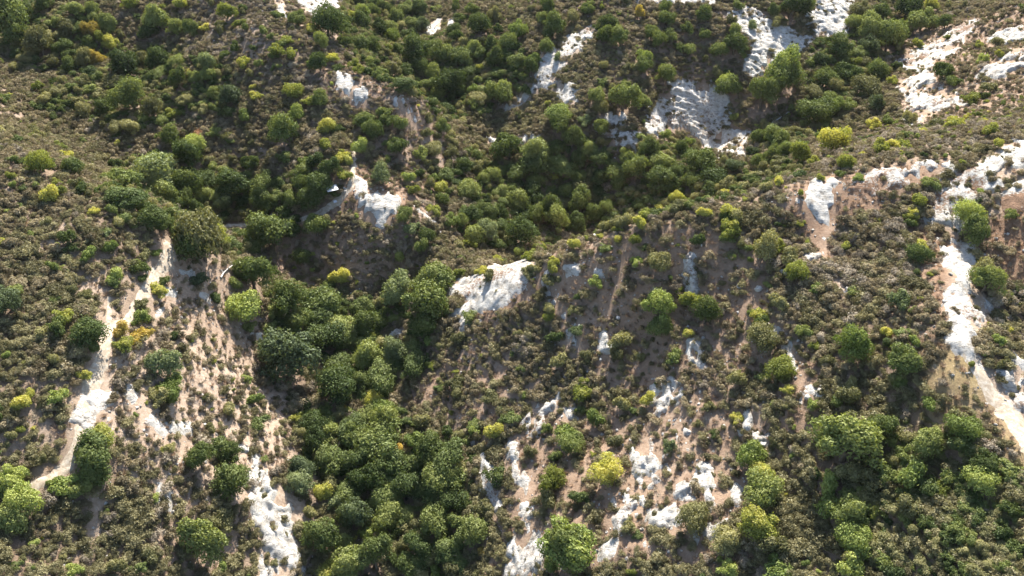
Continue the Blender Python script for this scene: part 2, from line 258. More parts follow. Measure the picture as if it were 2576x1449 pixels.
# ------------------------------------------------------------------ rock outcrops and trails (outlines as the photograph shows them)
RK = [
 ([(885,436),(912,447),(935,483),(1005,488),(1012,510),(985,552),(940,558),(905,542),(893,500)],'bright white rock scar under the small shelter path','smooth'),
 ([(1085,752),(1160,700),(1215,686),(1240,664),(1332,644),(1346,672),(1312,724),(1275,768),(1210,786),(1130,796),(1192,752),(1140,738)],'long bright white slab on the nose of the right ridge','smooth thin'),
 ([(1975,497),(2010,482),(2060,448),(2112,448),(2107,520),(2094,600),(2078,652),(2052,610),(2030,552)],'broad white gash hanging from the crest trail','smooth'),
 ([(2118,478),(2200,428),(2330,402),(2400,405),(2400,425),(2300,462),(2240,470),(2180,500)],'soil streaked white bank along the ridge crest','soil'),
 ([(2325,520),(2345,490),(2395,440),(2470,400),(2576,350),(2640,340),(2640,420),(2576,425),(2470,490),(2440,560),(2400,600),(2362,570)],'wide white track of bare rock at the top of the right ridge','soil'),
 ([(2385,605),(2420,612),(2446,640),(2452,740),(2432,872),(2412,868),(2376,790),(2370,700)],'vertical white rock chute on the right hand trail','smooth'),
 ([(2478,535),(2576,445),(2620,450),(2620,500),(2520,545)],'small white patch at the right edge of the ridge top','soil'),
 ([(2440,872),(2500,945),(2580,1000),(2640,1050),(2600,1050),(2520,985),(2478,950),(2432,895)],'thin curved white ledge below the rock chute','ledge'),
 ([(2440,800),(2478,742),(2500,768),(2448,858)],'narrow white tongue right of the rock chute','smooth'),
 ([(2530,965),(2555,890),(2600,930),(2570,990)],'small grey white outcrop at the right edge','lump'),
 ([(1255,280),(1300,240),(1325,215),(1360,215),(1330,255),(1290,282)],'small white toe below the forked upper outcrop','lump'),
 ([(1350,210),(1362,140),(1410,110),(1440,90),(1490,58),(1495,95),(1450,140),(1420,170),(1400,200),(1450,230),(1455,278),(1405,245),(1385,235)],'forked white outcrop on the upper middle slope','ledge'),
 ([(1625,335),(1655,255),(1720,208),(1812,215),(1825,290),(1795,335),(1720,335)],'layered grey white ledges between trees on the upper slope','ledge'),
 ([(1755,345),(1822,330),(1888,335),(1875,395),(1810,388)],'shaded layered ledges just above the gully woods','ledge'),
 ([(1800,30),(1890,22),(1965,65),(2045,98),(2015,125),(1905,195),(1868,182),(1898,110),(1858,72)],'stair stepped white ledges on the upper right slope','ledge'),
 ([(2050,-20),(2150,0),(2122,108),(2062,92),(2036,40)],'steep white rock strip at the top edge right of centre','ledge'),
 ([(1600,-20),(1800,-20),(1790,12),(1690,14),(1600,8)],'shaded ledges at the top edge of the picture','ledge'),
 ([(2240,155),(2330,112),(2380,82),(2445,48),(2455,75),(2390,140),(2318,178)],'upper arm of the white rock field at the far right','soil'),
 ([(2255,205),(2330,180),(2375,225),(2430,268),(2370,280),(2300,318),(2270,275)],'mottled white rock field above the far right crest','lump'),
 ([(2448,196),(2520,142),(2600,108),(2600,165),(2505,202)],'white patch between shrubs at the upper right edge','lump'),
 ([(2500,90),(2620,52),(2620,86),(2525,112)],'thin white streak near the top right corner','lump'),
 ([(856,188),(900,212),(929,240),(926,264),(882,256),(862,226)],'white scar on the edge of the long left ridge','smooth'),
 ([(982,234),(1030,262),(1062,316),(1045,318),(1004,275)],'small white streak lower on the edge of the left ridge','lump'),
 ([(688,-10),(714,0),(718,42),(700,38)],'narrow white streak at the top edge left of the gully','smooth'),
 ([(742,-20),(862,-20),(852,30),(800,52),(770,30)],'white rock face at the top edge beside tall dark trees','lump'),
 ([(1068,62),(1112,44),(1108,74),(1084,100)],'small white spur in the upper gully','smooth'),
 ([(1128,48),(1150,44),(1144,66),(1128,64)],'tiny white face beside the dark upper gully tree','smooth'),
 ([(212,998),(240,990),(286,988),(270,1030),(240,1050),(228,1080),(210,1075)],'white bare apron where the left trail widens','smooth'),
 ([(318,968),(340,985),(356,1030),(332,1030)],'small white patch right of the widened trail','smooth'),
 ([(362,1028),(392,1035),(416,1070),(422,1112),(396,1100),(372,1070)],'medium white patch in the tan scree slope','smooth'),
 ([(262,1060),(298,1068),(290,1086),(264,1082)],'little white patch above the tree beside the trail','smooth'),
 ([(440,1072),(480,1068),(512,1090),(478,1096)],'pale flat patch in the middle of the scree','soil'),
 ([(456,1102),(486,1118),(496,1140),(478,1140)],'slim white streak above the three crowned tree','smooth'),
 ([(610,1130),(640,1160),(655,1200),(672,1228),(640,1225),(622,1170)],'pale streak leading down to the lower white slab','soil'),
 ([(622,1242),(680,1222),(792,1270),(800,1300),(742,1318),(745,1400),(722,1465),(650,1465),(648,1380),(636,1290)],'large bright white slab at the foot of the left spur','lump'),
 ([(386,1200),(416,1212),(404,1262),(394,1244)],'small white diamond shaped patch in low brush','smooth'),
 ([(466,1338),(500,1305),(508,1340),(482,1356)],'small white rock patch above the dark round tree','lump'),
 ([(232,1250),(250,1252),(246,1300),(236,1372),(220,1380),(230,1310)],'thin shaded white gully streak at lower left','lump'),
 ([(636,838),(672,832),(695,862),(650,860)],'small white ledge beside the gully trees','lump'),
 ([(1052,528),(1078,545),(1100,564),(1082,562)],'tiny white scar on the middle spur edge','smooth'),
 ([(1362,640),(1420,606),(1430,612),(1378,642)],'small white sliver on the right ridge skyline','smooth thin'),
 ([(1470,592),(1500,584),(1490,596),(1468,600)],'tiniest white sliver further up the right ridge skyline','smooth'),
 ([(1255,1465),(1285,1380),(1318,1325),(1362,1340),(1380,1390),(1345,1465)],'white rock fan at the bottom edge beside a big green tree','ledge'),
 ([(1298,1185),(1340,1215),(1350,1300),(1330,1335),(1308,1290)],'shaded vertical rock rib above the bottom rock fan','lump'),
 ([(1215,1155),(1240,1190),(1268,1285),(1244,1290),(1222,1220)],'dark shaded rock rib beside the gully trees','lump'),
 ([(1318,1045),(1358,1012),(1402,998),(1404,1022),(1356,1052),(1372,1086),(1352,1082)],'crooked grey rock ledge in mid slope brush','lump'),
 ([(1400,1015),(1440,1030),(1450,1062),(1412,1060)],'broken rock patch right of the crooked ledge','lump'),
 ([(1640,985),(1682,968),(1712,1015),(1748,1090),(1715,1104),(1676,1050)],'blocky white outcrop in the middle of the near slope','lump'),
 ([(1588,1122),(1632,1108),(1668,1150),(1652,1205),(1622,1250),(1604,1305),(1556,1305),(1588,1222)],'tall white outcrop low on the near slope','lump'),
 ([(1640,1290),(1682,1280),(1706,1300),(1690,1332),(1652,1322)],'low white ledge right of the tall outcrop foot','lump'),
 ([(1755,1356),(1786,1312),(1826,1288),(1828,1312),(1790,1350)],'small white slab left of the lower yellow shrub','lump'),
 ([(1824,1246),(1850,1216),(1874,1236),(1846,1264)],'white knob beside the tall leaning green tree','lump'),
 ([(1765,1180),(1786,1172),(1782,1225),(1768,1235)],'slim white rib in brush above the white knob','lump'),
 ([(1384,708),(1424,702),(1408,745),(1432,800),(1410,806),(1390,760)],'white gravel streak at the upper near slope','lump'),
 ([(1420,835),(1440,832),(1476,872),(1462,895),(1432,872)],'shaded white patch at the foot of the gravel streak','lump'),
 ([(1512,842),(1542,838),(1534,885),(1514,876)],'small white wall left of the rounded olive shrub','lump'),
 ([(1702,650),(1722,648),(1764,730),(1744,736)],'thin white diagonal rib on the upper near slope','lump'),
 ([(1974,872),(1992,862),(2002,912),(2052,985),(2030,990),(1988,925)],'white tongue and drip line beside the bright yellow shrub','smooth'),
 ([(2016,990),(2032,985),(2034,1012),(2020,1012)],'small square white rock below the bright yellow shrub','smooth'),
 ([(1886,1022),(1912,1010),(1906,1060),(1922,1106),(1904,1104),(1888,1060)],'shaded white rib right of the near slope centre','lump'),
 ([(1918,812),(1938,812),(1958,838),(1932,842)],'low white hump below the golden shrub','smooth'),
 ([(1516,1372),(1544,1358),(1538,1395),(1520,1400)],'small white scar near the bottom edge centre','smooth'),
 ([(1148,800),(1180,798),(1200,822),(1168,828)],'small shaded white patch below the ridge nose slab','lump'),
 ([(980,846),(1004,826),(1018,836),(1000,852)],'tiny white step beside the confluence trees','lump'),
 ([(660,386),(690,376),(684,398),(664,402)],'small blue shaded white patch above the gully','lump'),
 ([(1230,350),(1250,345),(1246,372),(1232,372)],'tiny shaded white patch in the mid gully brush','lump'),
 ([(1300,340),(1350,345),(1352,362),(1318,362)],'flat grey patch above the central wood','lump'),
 ([(415,730),(440,735),(425,765),(415,755)],'small white patch right of the left trail bend','smooth'),
 ([(388,778),(415,775),(405,802),(390,800)],'small white patch above the olive gold shrubs','smooth'),
 ([(500,735),(520,738),(524,752),(505,748)],'small white hummock on the spur tip','smooth'),
 ([(1733,858),(1745,855),(1749,905),(1737,907)],'thin white rib under two round shrubs','lump'),
 ([(1753,912),(1772,910),(1786,932),(1765,926)],'small slanting ledge in the middle of the near slope','lump'),
 ([(1722,1108),(1740,1106),(1740,1136),(1724,1134)],'little white block at the foot of the blocky outcrop','lump'),
 ([(1528,1222),(1556,1232),(1560,1298),(1534,1290)],'shaded grey rock left of the tall outcrop','lump'),
 ([(1706,1212),(1730,1214),(1728,1244),(1708,1240)],'small white block right of the tall outcrop','lump'),
 ([(1778,1225),(1798,1230),(1816,1268),(1792,1272)],'narrow white spur left of the white knob','lump'),
 ([(1626,1366),(1655,1370),(1650,1396),(1630,1392)],'low white patch above the bottom edge right of centre','lump'),
 ([(1284,1118),(1304,1120),(1302,1150),(1288,1148)],'small pale rock above the shaded rock rib','lump'),
 ([(1420,670),(1464,668),(1460,690),(1430,692)],'pale patch above the gravel streak','lump'),
 ([(1494,664),(1514,668),(1510,692),(1496,688)],'tiny pale patch right of the gravel streak top','lump'),
 ([(2096,698),(2120,706),(2140,736),(2112,728)],'shaded pale rock in the dark brush below the white gash','lump'),
 ([(1536,334),(1606,340),(1610,368),(1550,364)],'blue shaded ledge left of the layered ledges','ledge'),
 ([(1500,300),(1560,290),(1580,306),(1520,320)],'faint grey ledge in the dark upper brush','ledge'),
 ([(2030,640),(2066,636),(2070,672),(2040,668)],'loose pale rubble at the foot of the white gash','lump'),
 ([(470,690),(482,688),(495,705),(486,708)],'thin white strip beside the spur tip trail','smooth'),
]
TR = [([(432,612),(424,640),(416,665),(382,704),(362,735),(342,778),(318,808),(276,828),(264,880),(246,940),(222,995),(210,1060),(197,1120),(172,1168),(120,1205),(70,1240),(20,1285),(-60,1330)],[1.9,2.1,1.8,1.3,1.4,1.4,1.3,1.9,1.8,1.9,2.3,2.1,1.8,1.8,1.6,1.5,1.3,1.2],'narrow pale dirt trail along the left spur'),
      ([(2415,865),(2440,915),(2495,985),(2530,1030),(2570,1090),(2640,1180)],[1.2,1.1,2.6,3.2,3.0,2.8],'wide pale track at the right edge'),
      ([(274,745),(272,790),(276,826)],[.5,.8,.7],'faint side path joining the left trail'),
      ([(892,330),(890,380),(888,425),(884,470),(850,508),(790,545),(700,568),(610,566),(545,568)],[.6,.8,1.2,1.5,1.6,1.4,1.1,1.2,.9],'shaded dirt path beside the small shelter')]
def pad(o, label): tag(o, label, None, None, 'structure')
rockpolys = []; rock_all = []
def bbgrid(poly, st, m):
    a = np.array(poly); x0, y0 = a.min(0)-m; x1, y1 = a.max(0)+m
    return np.meshgrid(np.arange(x0, x1, st), np.arange(y0, y1, st), indexing='ij')
def cut(name, X, Y, Z, keep, m, attrs=None):
    nx, ny = X.shape; Fq = gridfaces(nx, ny); k = keep.ravel(); Fq = Fq[k[Fq].any(1)]
    used = np.unique(Fq); rm = np.full(nx*ny, -1); rm[used] = np.arange(len(used))
    V = np.stack([X.ravel(), Y.ravel(), Z.ravel()], 1)[used]; cen = V.mean(0); cen[2] = V[:, 2].min()
    me = mesh_np(name, V-cen, rm[Fq], [m], True)
    for n, v in (attrs or {}).items():
        at = me.attributes.new(n, 'FLOAT', 'POINT'); at.data.foreach_set('value', v.ravel()[used].astype(np.float32))
    return me, cen
for k, (pp, lab, sty) in enumerate(RK):
    poly = wpoly(pp)
    a = np.array(poly); ext_ = max(np.ptp(a[:, 0]), np.ptp(a[:, 1]))
    st = .26 if ext_ < 30 else .36
    thin = 'thin' in sty
    rockpolys.append((poly, a.min(0)-4, a.max(0)+4, sty)); X, Y = bbgrid(poly, st, 3.0)
    d = sdf(X, Y, poly); sc = min(1, ext_/9+.25)
    xa, ya = X*1.25, Y*.7                                   # frayed fingers running down the slope
    f = d+(.55 if sty == 'lump' else .95 if sty == 'ledge' else .35)+sc*(.35 if thin else 1)*(2.6*fbm(xa, ya, 5, 200+k, 5)+.9*fbm(xa, ya, 1.5, 77+k, 3))
    f = f-sc*(.5 if thin else 1.1 if sty == 'smooth' else 1.9)*np.clip(fbm(xa, ya, 2.6, 300+k, 4)-.02, 0, 1)*5
    if sty == 'lump': f = f-sc*1.5*np.clip(vnoise(X*1.5+.4*Y, Y*.55, 1.5, 640+k)+.15, 0, 1)
    f = np.clip(f, -2, 1.6)
    if sty == 'ledge':
        ph = (H(X, Y)+.30*X+1.1*fbm(X, Y, 9, 5, 3)+.55*fbm(X, Y, 1.6, 8, 3))/(.62 if k % 2 else .85); saw = ph-np.floor(ph)
        amp = .55+.45*fbm(X, Y, 5, 91, 2); dz = .4+.62*(.1+1.2*amp)*(.3-np.where(saw < .78, saw/.78, (1-saw)/.22))+.55*fbm(X*.8, Y*1.3, 2.2, 17, 4)
    elif sty == 'lump':
        dz = .8*(1-2*np.abs(fbm(X, Y, 2.2, 17, 4)))+.5*fbm(X, Y, 1.1, 23, 3)
    else:
        dz = .45*(1-2*np.abs(fbm(X*1.7, Y*.6, 2.0, 17, 4)))+.2*fbm(X, Y, 1, 23, 2)
    Z = H(X, Y)+.22*np.clip(f, -1.5, .8)+dz*.8*np.clip(f*.8+.2, 0, 1)
    soil = np.full(X.shape, .27 if sty == 'soil' else (.24 if sty == 'smooth' else .27))+.25*fbm(X, Y, 5, 400+k, 3)*(2 if sty == 'soil' else 1)
    me, cen = cut('rock', X, Y, Z, f > -1.95, rockm, {'soil': soil})
    o = link('rock_outcrop', me, None, cen); tag(o, lab, 'rock outcrop', 'white rock outcrops on the slopes')
trails = []
for pp, wd, lab in TR:
    x, y = hit([p[0] for p in pp], [p[1] for p in pp]); trails.append((x, y, wd))
    t0 = np.cumsum(np.r_[0, np.hypot(np.diff(x), np.diff(y))]); tt = np.arange(0, t0[-1], .35)
    # Catmull-like smoothing of the centre line
    xs = np.interp(tt, t0, x); ys = np.interp(tt, t0, y); ker = np.hanning(9); ker /= ker.sum()
    def sm_(v): return np.convolve(np.pad(v, 4, 'edge'), ker, 'valid')
    xs, ys = sm_(xs), sm_(ys); ws = np.interp(tt, t0, wd)
    nx_, ny_ = -np.gradient(ys), np.gradient(xs); L = np.hypot(nx_, ny_); nx_ /= L; ny_ /= L
    cols = np.linspace(-1, 1, 11)
    wl = ws*(1+.35*vnoise(tt, tt*0+3, 1.8, 61)+.25*vnoise(tt, tt*0, .8, 66)); wr = ws*(1+.35*vnoise(tt, tt*0+9, 1.8, 62)+.25*vnoise(tt, tt*0, .8, 67))
    o_ = np.where(cols[None] < 0, cols[None]*wl[:, None], cols[None]*wr[:, None])*.5
    X = xs[:, None]+nx_[:, None]*o_; Y = ys[:, None]+ny_[:, None]*o_
    Z = H(X, Y)+.13*(1-np.abs(cols[None])**3)-.04+.05*vnoise(X, Y, .6, 71)
    V = np.stack([X.ravel(), Y.ravel(), Z.ravel()], 1); o = link('trail', mesh_np('trail', V, gridfaces(*X.shape)[:, ::-1], [trailm], True)); pad(o, lab)
def rockd(x, y, only='lump ledge smooth soil'):
    r = np.full(x.shape, -9.0)
    for poly, a, b_, st_ in rockpolys:
        if st_.split()[0] not in only: continue
        m = (x > a[0]) & (x < b_[0]) & (y > a[1]) & (y < b_[1])
        if m.any(): r[m] = np.maximum(r[m], sdf(x[m], y[m], poly))
    return r
def traild(x, y):
    r = np.full(x.shape, 99.0)
    for tx, ty, wd in trails:
        for k in range(len(tx)-1):
            ex, ey = tx[k+1]-tx[k], ty[k+1]-ty[k]; u = np.clip(((x-tx[k])*ex+(y-ty[k])*ey)/(ex*ex+ey*ey), 0, 1)
            r = np.minimum(r, np.hypot(x-tx[k]-u*ex, y-ty[k]-u*ey)-(wd[k]*(1-u)+wd[k+1]*u)*.5)
    return r
# ------------------------------------------------------------------ ground zones: (outline, pale, red, ochre, brush cover)
ZN = [([(430,640),(520,690),(600,740),(650,830),(640,930),(740,1010),(740,1120),(790,1230),(640,1240),(520,1110),(450,1060),(330,1100),(290,1060),(300,960),(430,900),(400,800),(380,720)],1,.1,0,.46),
      ([(420,610),(600,700),(650,830),(600,900),(480,860),(440,760)],.9,.3,0,.42),
      ([(0,400),(60,500),(200,640),(300,700),(300,780),(200,800),(80,640),(0,560)],.6,0,0,.75),
      ([(230,880),(360,880),(420,1100),(640,1160),(640,1290),(480,1300),(320,1180),(300,1080)],.9,.1,0,.58),
      ([(360,1290),(620,1300),(640,1449),(560,1449),(340,1420)],.7,.3,0,.55),
      ([(2440,560),(2576,500),(2660,520),(2660,760),(2500,700)],.2,.95,0,.25),
      ([(1960,480),(2110,440),(2400,400),(2340,470),(2200,540),(2110,560),(2080,660),(2010,600)],.45,.8,0,.12),
      ([(2320,590),(2390,600),(2370,740),(2390,860),(2330,860),(2340,740)],.2,.9,0,.25),
      ([(2290,900),(2400,840),(2480,960),(2560,1060),(2600,1200),(2540,1180),(2440,1050),(2330,1060)],.2,.2,.8,.20),
      ([(2390,850),(2430,880),(2490,990),(2480,1010),(2420,950)],.1,0,1,.03),
      ([(1700,640),(1900,650),(1980,730),(1900,800),(1800,760)],.7,.5,0,.35),
      ([(1400,640),(1900,620),(1980,800),(1900,960),(1800,900),(1600,1000),(1480,900),(1380,800)],.45,.5,0,.42),
      ([(1200,740),(1320,720),(1380,680),(1300,790),(1220,830)],.5,.75,0,.20),
      ([(1280,1080),(1760,960),(1950,1050),(1900,1300),(1760,1400),(1520,1449),(1240,1449)],.55,.5,0,.42),
      ([(1050,880),(1280,900),(1320,1060),(1180,1090),(1010,1000)],.4,.45,0,.56),
      ([(1480,60),(1900,0),(2100,100),(2080,260),(1880,380),(1620,360),(1500,240)],.25,.35,0,.88),
      ([(2280,60),(2660,0),(2660,260),(2300,320),(2230,200)],.5,.45,0,.45),
      ([(760,150),(940,180),(1120,300),(1110,560),(1030,560),(960,400),(860,280)],.5,.4,0,.6),
      ([(870,400),(1020,470),(1030,560),(900,580),(850,540)],.3,.7,0,.3),
      ([(620,560),(1000,600),(1000,720),(800,740),(640,680)],.2,.3,0,.6),
      ([(1900,880),(2060,900),(2080,1100),(1920,1120)],.4,.6,0,.5)]
GV = np.zeros((GX.size, 3)); cover = np.ones(GX.size); xf, yf = GX.ravel(), GY.ravel()
for pp, pl, rd, oc, cv in ZN:
    poly = wpoly(pp); a = np.array(poly); m = (xf > a[:, 0].min()-6) & (xf < a[:, 0].max()+6) & (yf > a[:, 1].min()-6) & (yf < a[:, 1].max()+6)
    d = sdf(xf[m], yf[m], poly)+2.4*fbm(xf[m], yf[m], 9, 501, 4); k = np.clip(d/3+.5, 0, 1)
    for q, v in enumerate((pl, rd, oc)): GV[m, q] = GV[m, q]*(1-k)+v*k
    cover[m] = cover[m]*(1-k)+np.minimum(cover[m], cv)*k
pat = fbm(xf, yf, 13, 601, 4); GV[:, 0] = np.clip(GV[:, 0]+np.clip(pat*1.2-.1, 0, .5), 0, 1); cover *= np.clip(1.12-1.0*np.clip(pat-.12, 0, .6), .3, 1)
rd_ = rockd(xf, yf); GV[:, 0] = np.maximum(GV[:, 0], np.clip((rd_+1.2)/1.5, 0, 1)*.9)
me = mesh_np('hillside', np.stack([xf, yf, GZ.ravel()], 1), gridfaces(*GX.shape), [groundm], True)
ca = me.attributes.new('zones', 'FLOAT_COLOR', 'POINT'); ca.data.foreach_set('color', np.concatenate([GV, np.ones((len(GV), 1))], 1).astype(np.float32).ravel())
o = link('hills', me); pad(o, 'steep hillsides and gullies of tan and reddish soil')
COVER = cover.reshape(GX.shape)
def cov(x, y):
    i = np.clip(((x-X0)/ST).astype(int), 0, len(gx)-1); j = np.clip(((y-Y0)/ST).astype(int), 0, len(gy)-1); return COVER[i, j]
CLAY = False
#@@PLANTS
HAZE = .00003
# ------------------------------------------------------------------ plant shapes (unit width 1, base at 0)
def leafcloud(rng, C, Nn, size, asp=1.0, jit=.7):
    """one quad per centre C, facing about along Nn"""
    n = len(C); nr = Nn+rng.normal(0, jit, (n, 3)); nr /= np.linalg.norm(nr, axis=1, keepdims=True)+1e-9
    a = np.cross(nr, rng.normal(0, 1, (n, 3))); a /= np.linalg.norm(a, axis=1, keepdims=True)+1e-9; b = np.cross(nr, a)
    s = (size*(.6+.8*rng.random(n)))[:, None]*.5; a = a*s*asp; b = b*s
    V = np.stack([C-a*1.2, C-b*.8+a*.1, C+a*1.2, C+b*.8-a*.1], 1).reshape(-1, 3)
    return V, np.arange(4*n).reshape(-1, 4)
def tone_attr(me, v, rep):
    at = me.attributes.new('tone', 'FLOAT', 'POINT'); at.data.foreach_set('value', np.repeat(v, rep).astype(np.float32))
def sph(rng, n):
    v = rng.normal(0, 1, (n, 3)); return v/np.linalg.norm(v, axis=1, keepdims=True)
def crown_mesh(seed, mt, nl, n, ls, hgt, z0, spread=1.0, name='crown'):
    rng = np.random.default_rng(seed); cs = []; rs = []
    ns = 1+seed % 3+(seed > 12); a0 = rng.random()*2*PI      # one to four mounds share the stem
    subs = [(.20*math.cos(a0+2*PI*k/ns+rng.normal(0, .3))*(ns > 1), .20*math.sin(a0+2*PI*k/ns+rng.normal(0, .3))*(ns > 1), rng.uniform(.72, 1.0)) for k in range(ns)]
    for k in range(nl):                                     # lobes round each uneven dome
        sx_, sy_, sh_ = subs[k % ns]; R0 = .5 if ns == 1 else .36
        th = rng.random()*2*PI; ph = math.acos(1-rng.random()*1.2); q = (.11+.17*rng.random())*(1 if ns == 1 else .92)
        rr = (R0-q*.75)*(.7+.5*rng.random())*spread
        cs.append((sx_+rr*math.sin(ph)*math.cos(th), sy_+rr*math.sin(ph)*math.sin(th), z0+sh_*hgt*(.36+.42*math.cos(ph)*(.75+.45*rng.random())))); rs.append(q*(.7+.5*rng.random()))
    for sx_, sy_, sh_ in subs: cs.append((sx_, sy_, z0+sh_*hgt*.42)); rs.append(.30 if ns == 1 else .22)
    cs = np.array(cs); rs = np.array(rs)
    w_ = rs**2; idx = rng.choice(len(rs), n, p=w_/w_.sum()); d = sph(rng, n); d[:, 2] = np.where(d[:, 2] < -.35, -d[:, 2], d[:, 2])
    rad = rs[idx]*(1-.45*rng.random(n)**2.4)*np.where(rng.random(n) < .10, 1+.35*rng.random(n), 1)
    # twig-end tufts: pull the leaves of a lobe into small clumps
    tuf = sph(rng, 60*1); near = (d@tuf.T).argmax(1); kk = rng.random(n) < .62; d2 = d+tuf[near]*.55; d2 /= np.linalg.norm(d2, axis=1, keepdims=True)
    d = np.where(kk[:, None], d2, d); bumpy = 1+.12*np.sin(7*d[:, 0]+idx)*np.cos(6*d[:, 1]+2*idx)
    C = cs[idx]+d*(rad*bumpy)[:, None]; C[:, 2] = np.maximum(C[:, 2], .015)
    V, Fq = leafcloud(rng, C, d, np.full(n, ls), 1.1, .55); me = mesh_np(name, V, Fq, [mt])
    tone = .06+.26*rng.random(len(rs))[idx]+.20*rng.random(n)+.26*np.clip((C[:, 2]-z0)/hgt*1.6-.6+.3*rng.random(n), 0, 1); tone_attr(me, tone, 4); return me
def tube(P, R, ns=6):
    V = []; Fq = []
    for k, (p, r) in enumerate(zip(P, R)):
        p = np.array(p); t_ = np.array(P[min(k+1, len(P)-1)])-np.array(P[max(k-1, 0)]); t_ = t_/np.linalg.norm(t_)
        a = np.cross(t_, (0.31, .95, .1)); a /= np.linalg.norm(a); b = np.cross(t_, a)
        for q in range(ns): V.append(p+r*(math.cos(2*PI*q/ns)*a+math.sin(2*PI*q/ns)*b))
        if k:
            for q in range(ns): o = (k-1)*ns; Fq.append((o+q, o+(q+1) % ns, o+ns+(q+1) % ns, o+ns+q))
    return np.array(V), np.array(Fq)
def joinparts(L):
    V = []; Fq = []; o = 0
    for v, f in L: V.append(v); Fq.append(f+o); o += len(v)
    return np.concatenate(V), np.concatenate(Fq)
def trunk_mesh(seed, hgt):
    rng = np.random.default_rng(seed+99); L = []; h = hgt*.30
    bend = rng.normal(0, .03, 2); L.append(tube([(0, 0, -.25), (0, 0, .0), (bend[0]*.5, bend[1]*.5, h*.5), (bend[0], bend[1], h)], [.055, .05, .038, .032], 8))
    for k in range(6):
        th = k*PI/3+rng.normal(0, .3); r = .22+.14*rng.random(); zt = hgt*(.5+.3*rng.random())
        L.append(tube([(bend[0], bend[1], h*.8), (r*.45*math.cos(th), r*.45*math.sin(th), h+(zt-h)*.55), (r*math.cos(th+.2), r*math.sin(th+.2), zt)], [.026, .017, .006], 5))
    return mesh_np('trunk', *joinparts(L), [bark], True)
TYPES = ['O', 'M', 'B', 'V', 'Y', 'L', 'G', 'R']
crowns = {}; trunks = []
TS = [(11, 20, .82, .08), (12, 16, .98, .10), (13, 26, .74, .06), (14, 22, .96, .10), (15, 24, .84, .05), (18, 18, 1.05, .10), (20, 30, .80, .06)]
SS = [(31, 10, .74, .0), (32, 7, .84, .0), (33, 13, .66, .0), (34, 8, .78, .0)]
for sd_, nl, hg, z0 in TS: trunks.append(trunk_mesh(sd_, hg))
def get_tree(ty, k):
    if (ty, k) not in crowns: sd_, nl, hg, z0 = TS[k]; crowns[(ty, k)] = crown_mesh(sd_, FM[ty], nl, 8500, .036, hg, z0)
    return crowns[(ty, k)]
def get_shrub(ty, k):
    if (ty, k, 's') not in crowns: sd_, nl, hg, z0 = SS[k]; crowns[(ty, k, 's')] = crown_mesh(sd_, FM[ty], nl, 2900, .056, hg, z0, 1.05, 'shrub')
    return crowns[(ty, k, 's')]
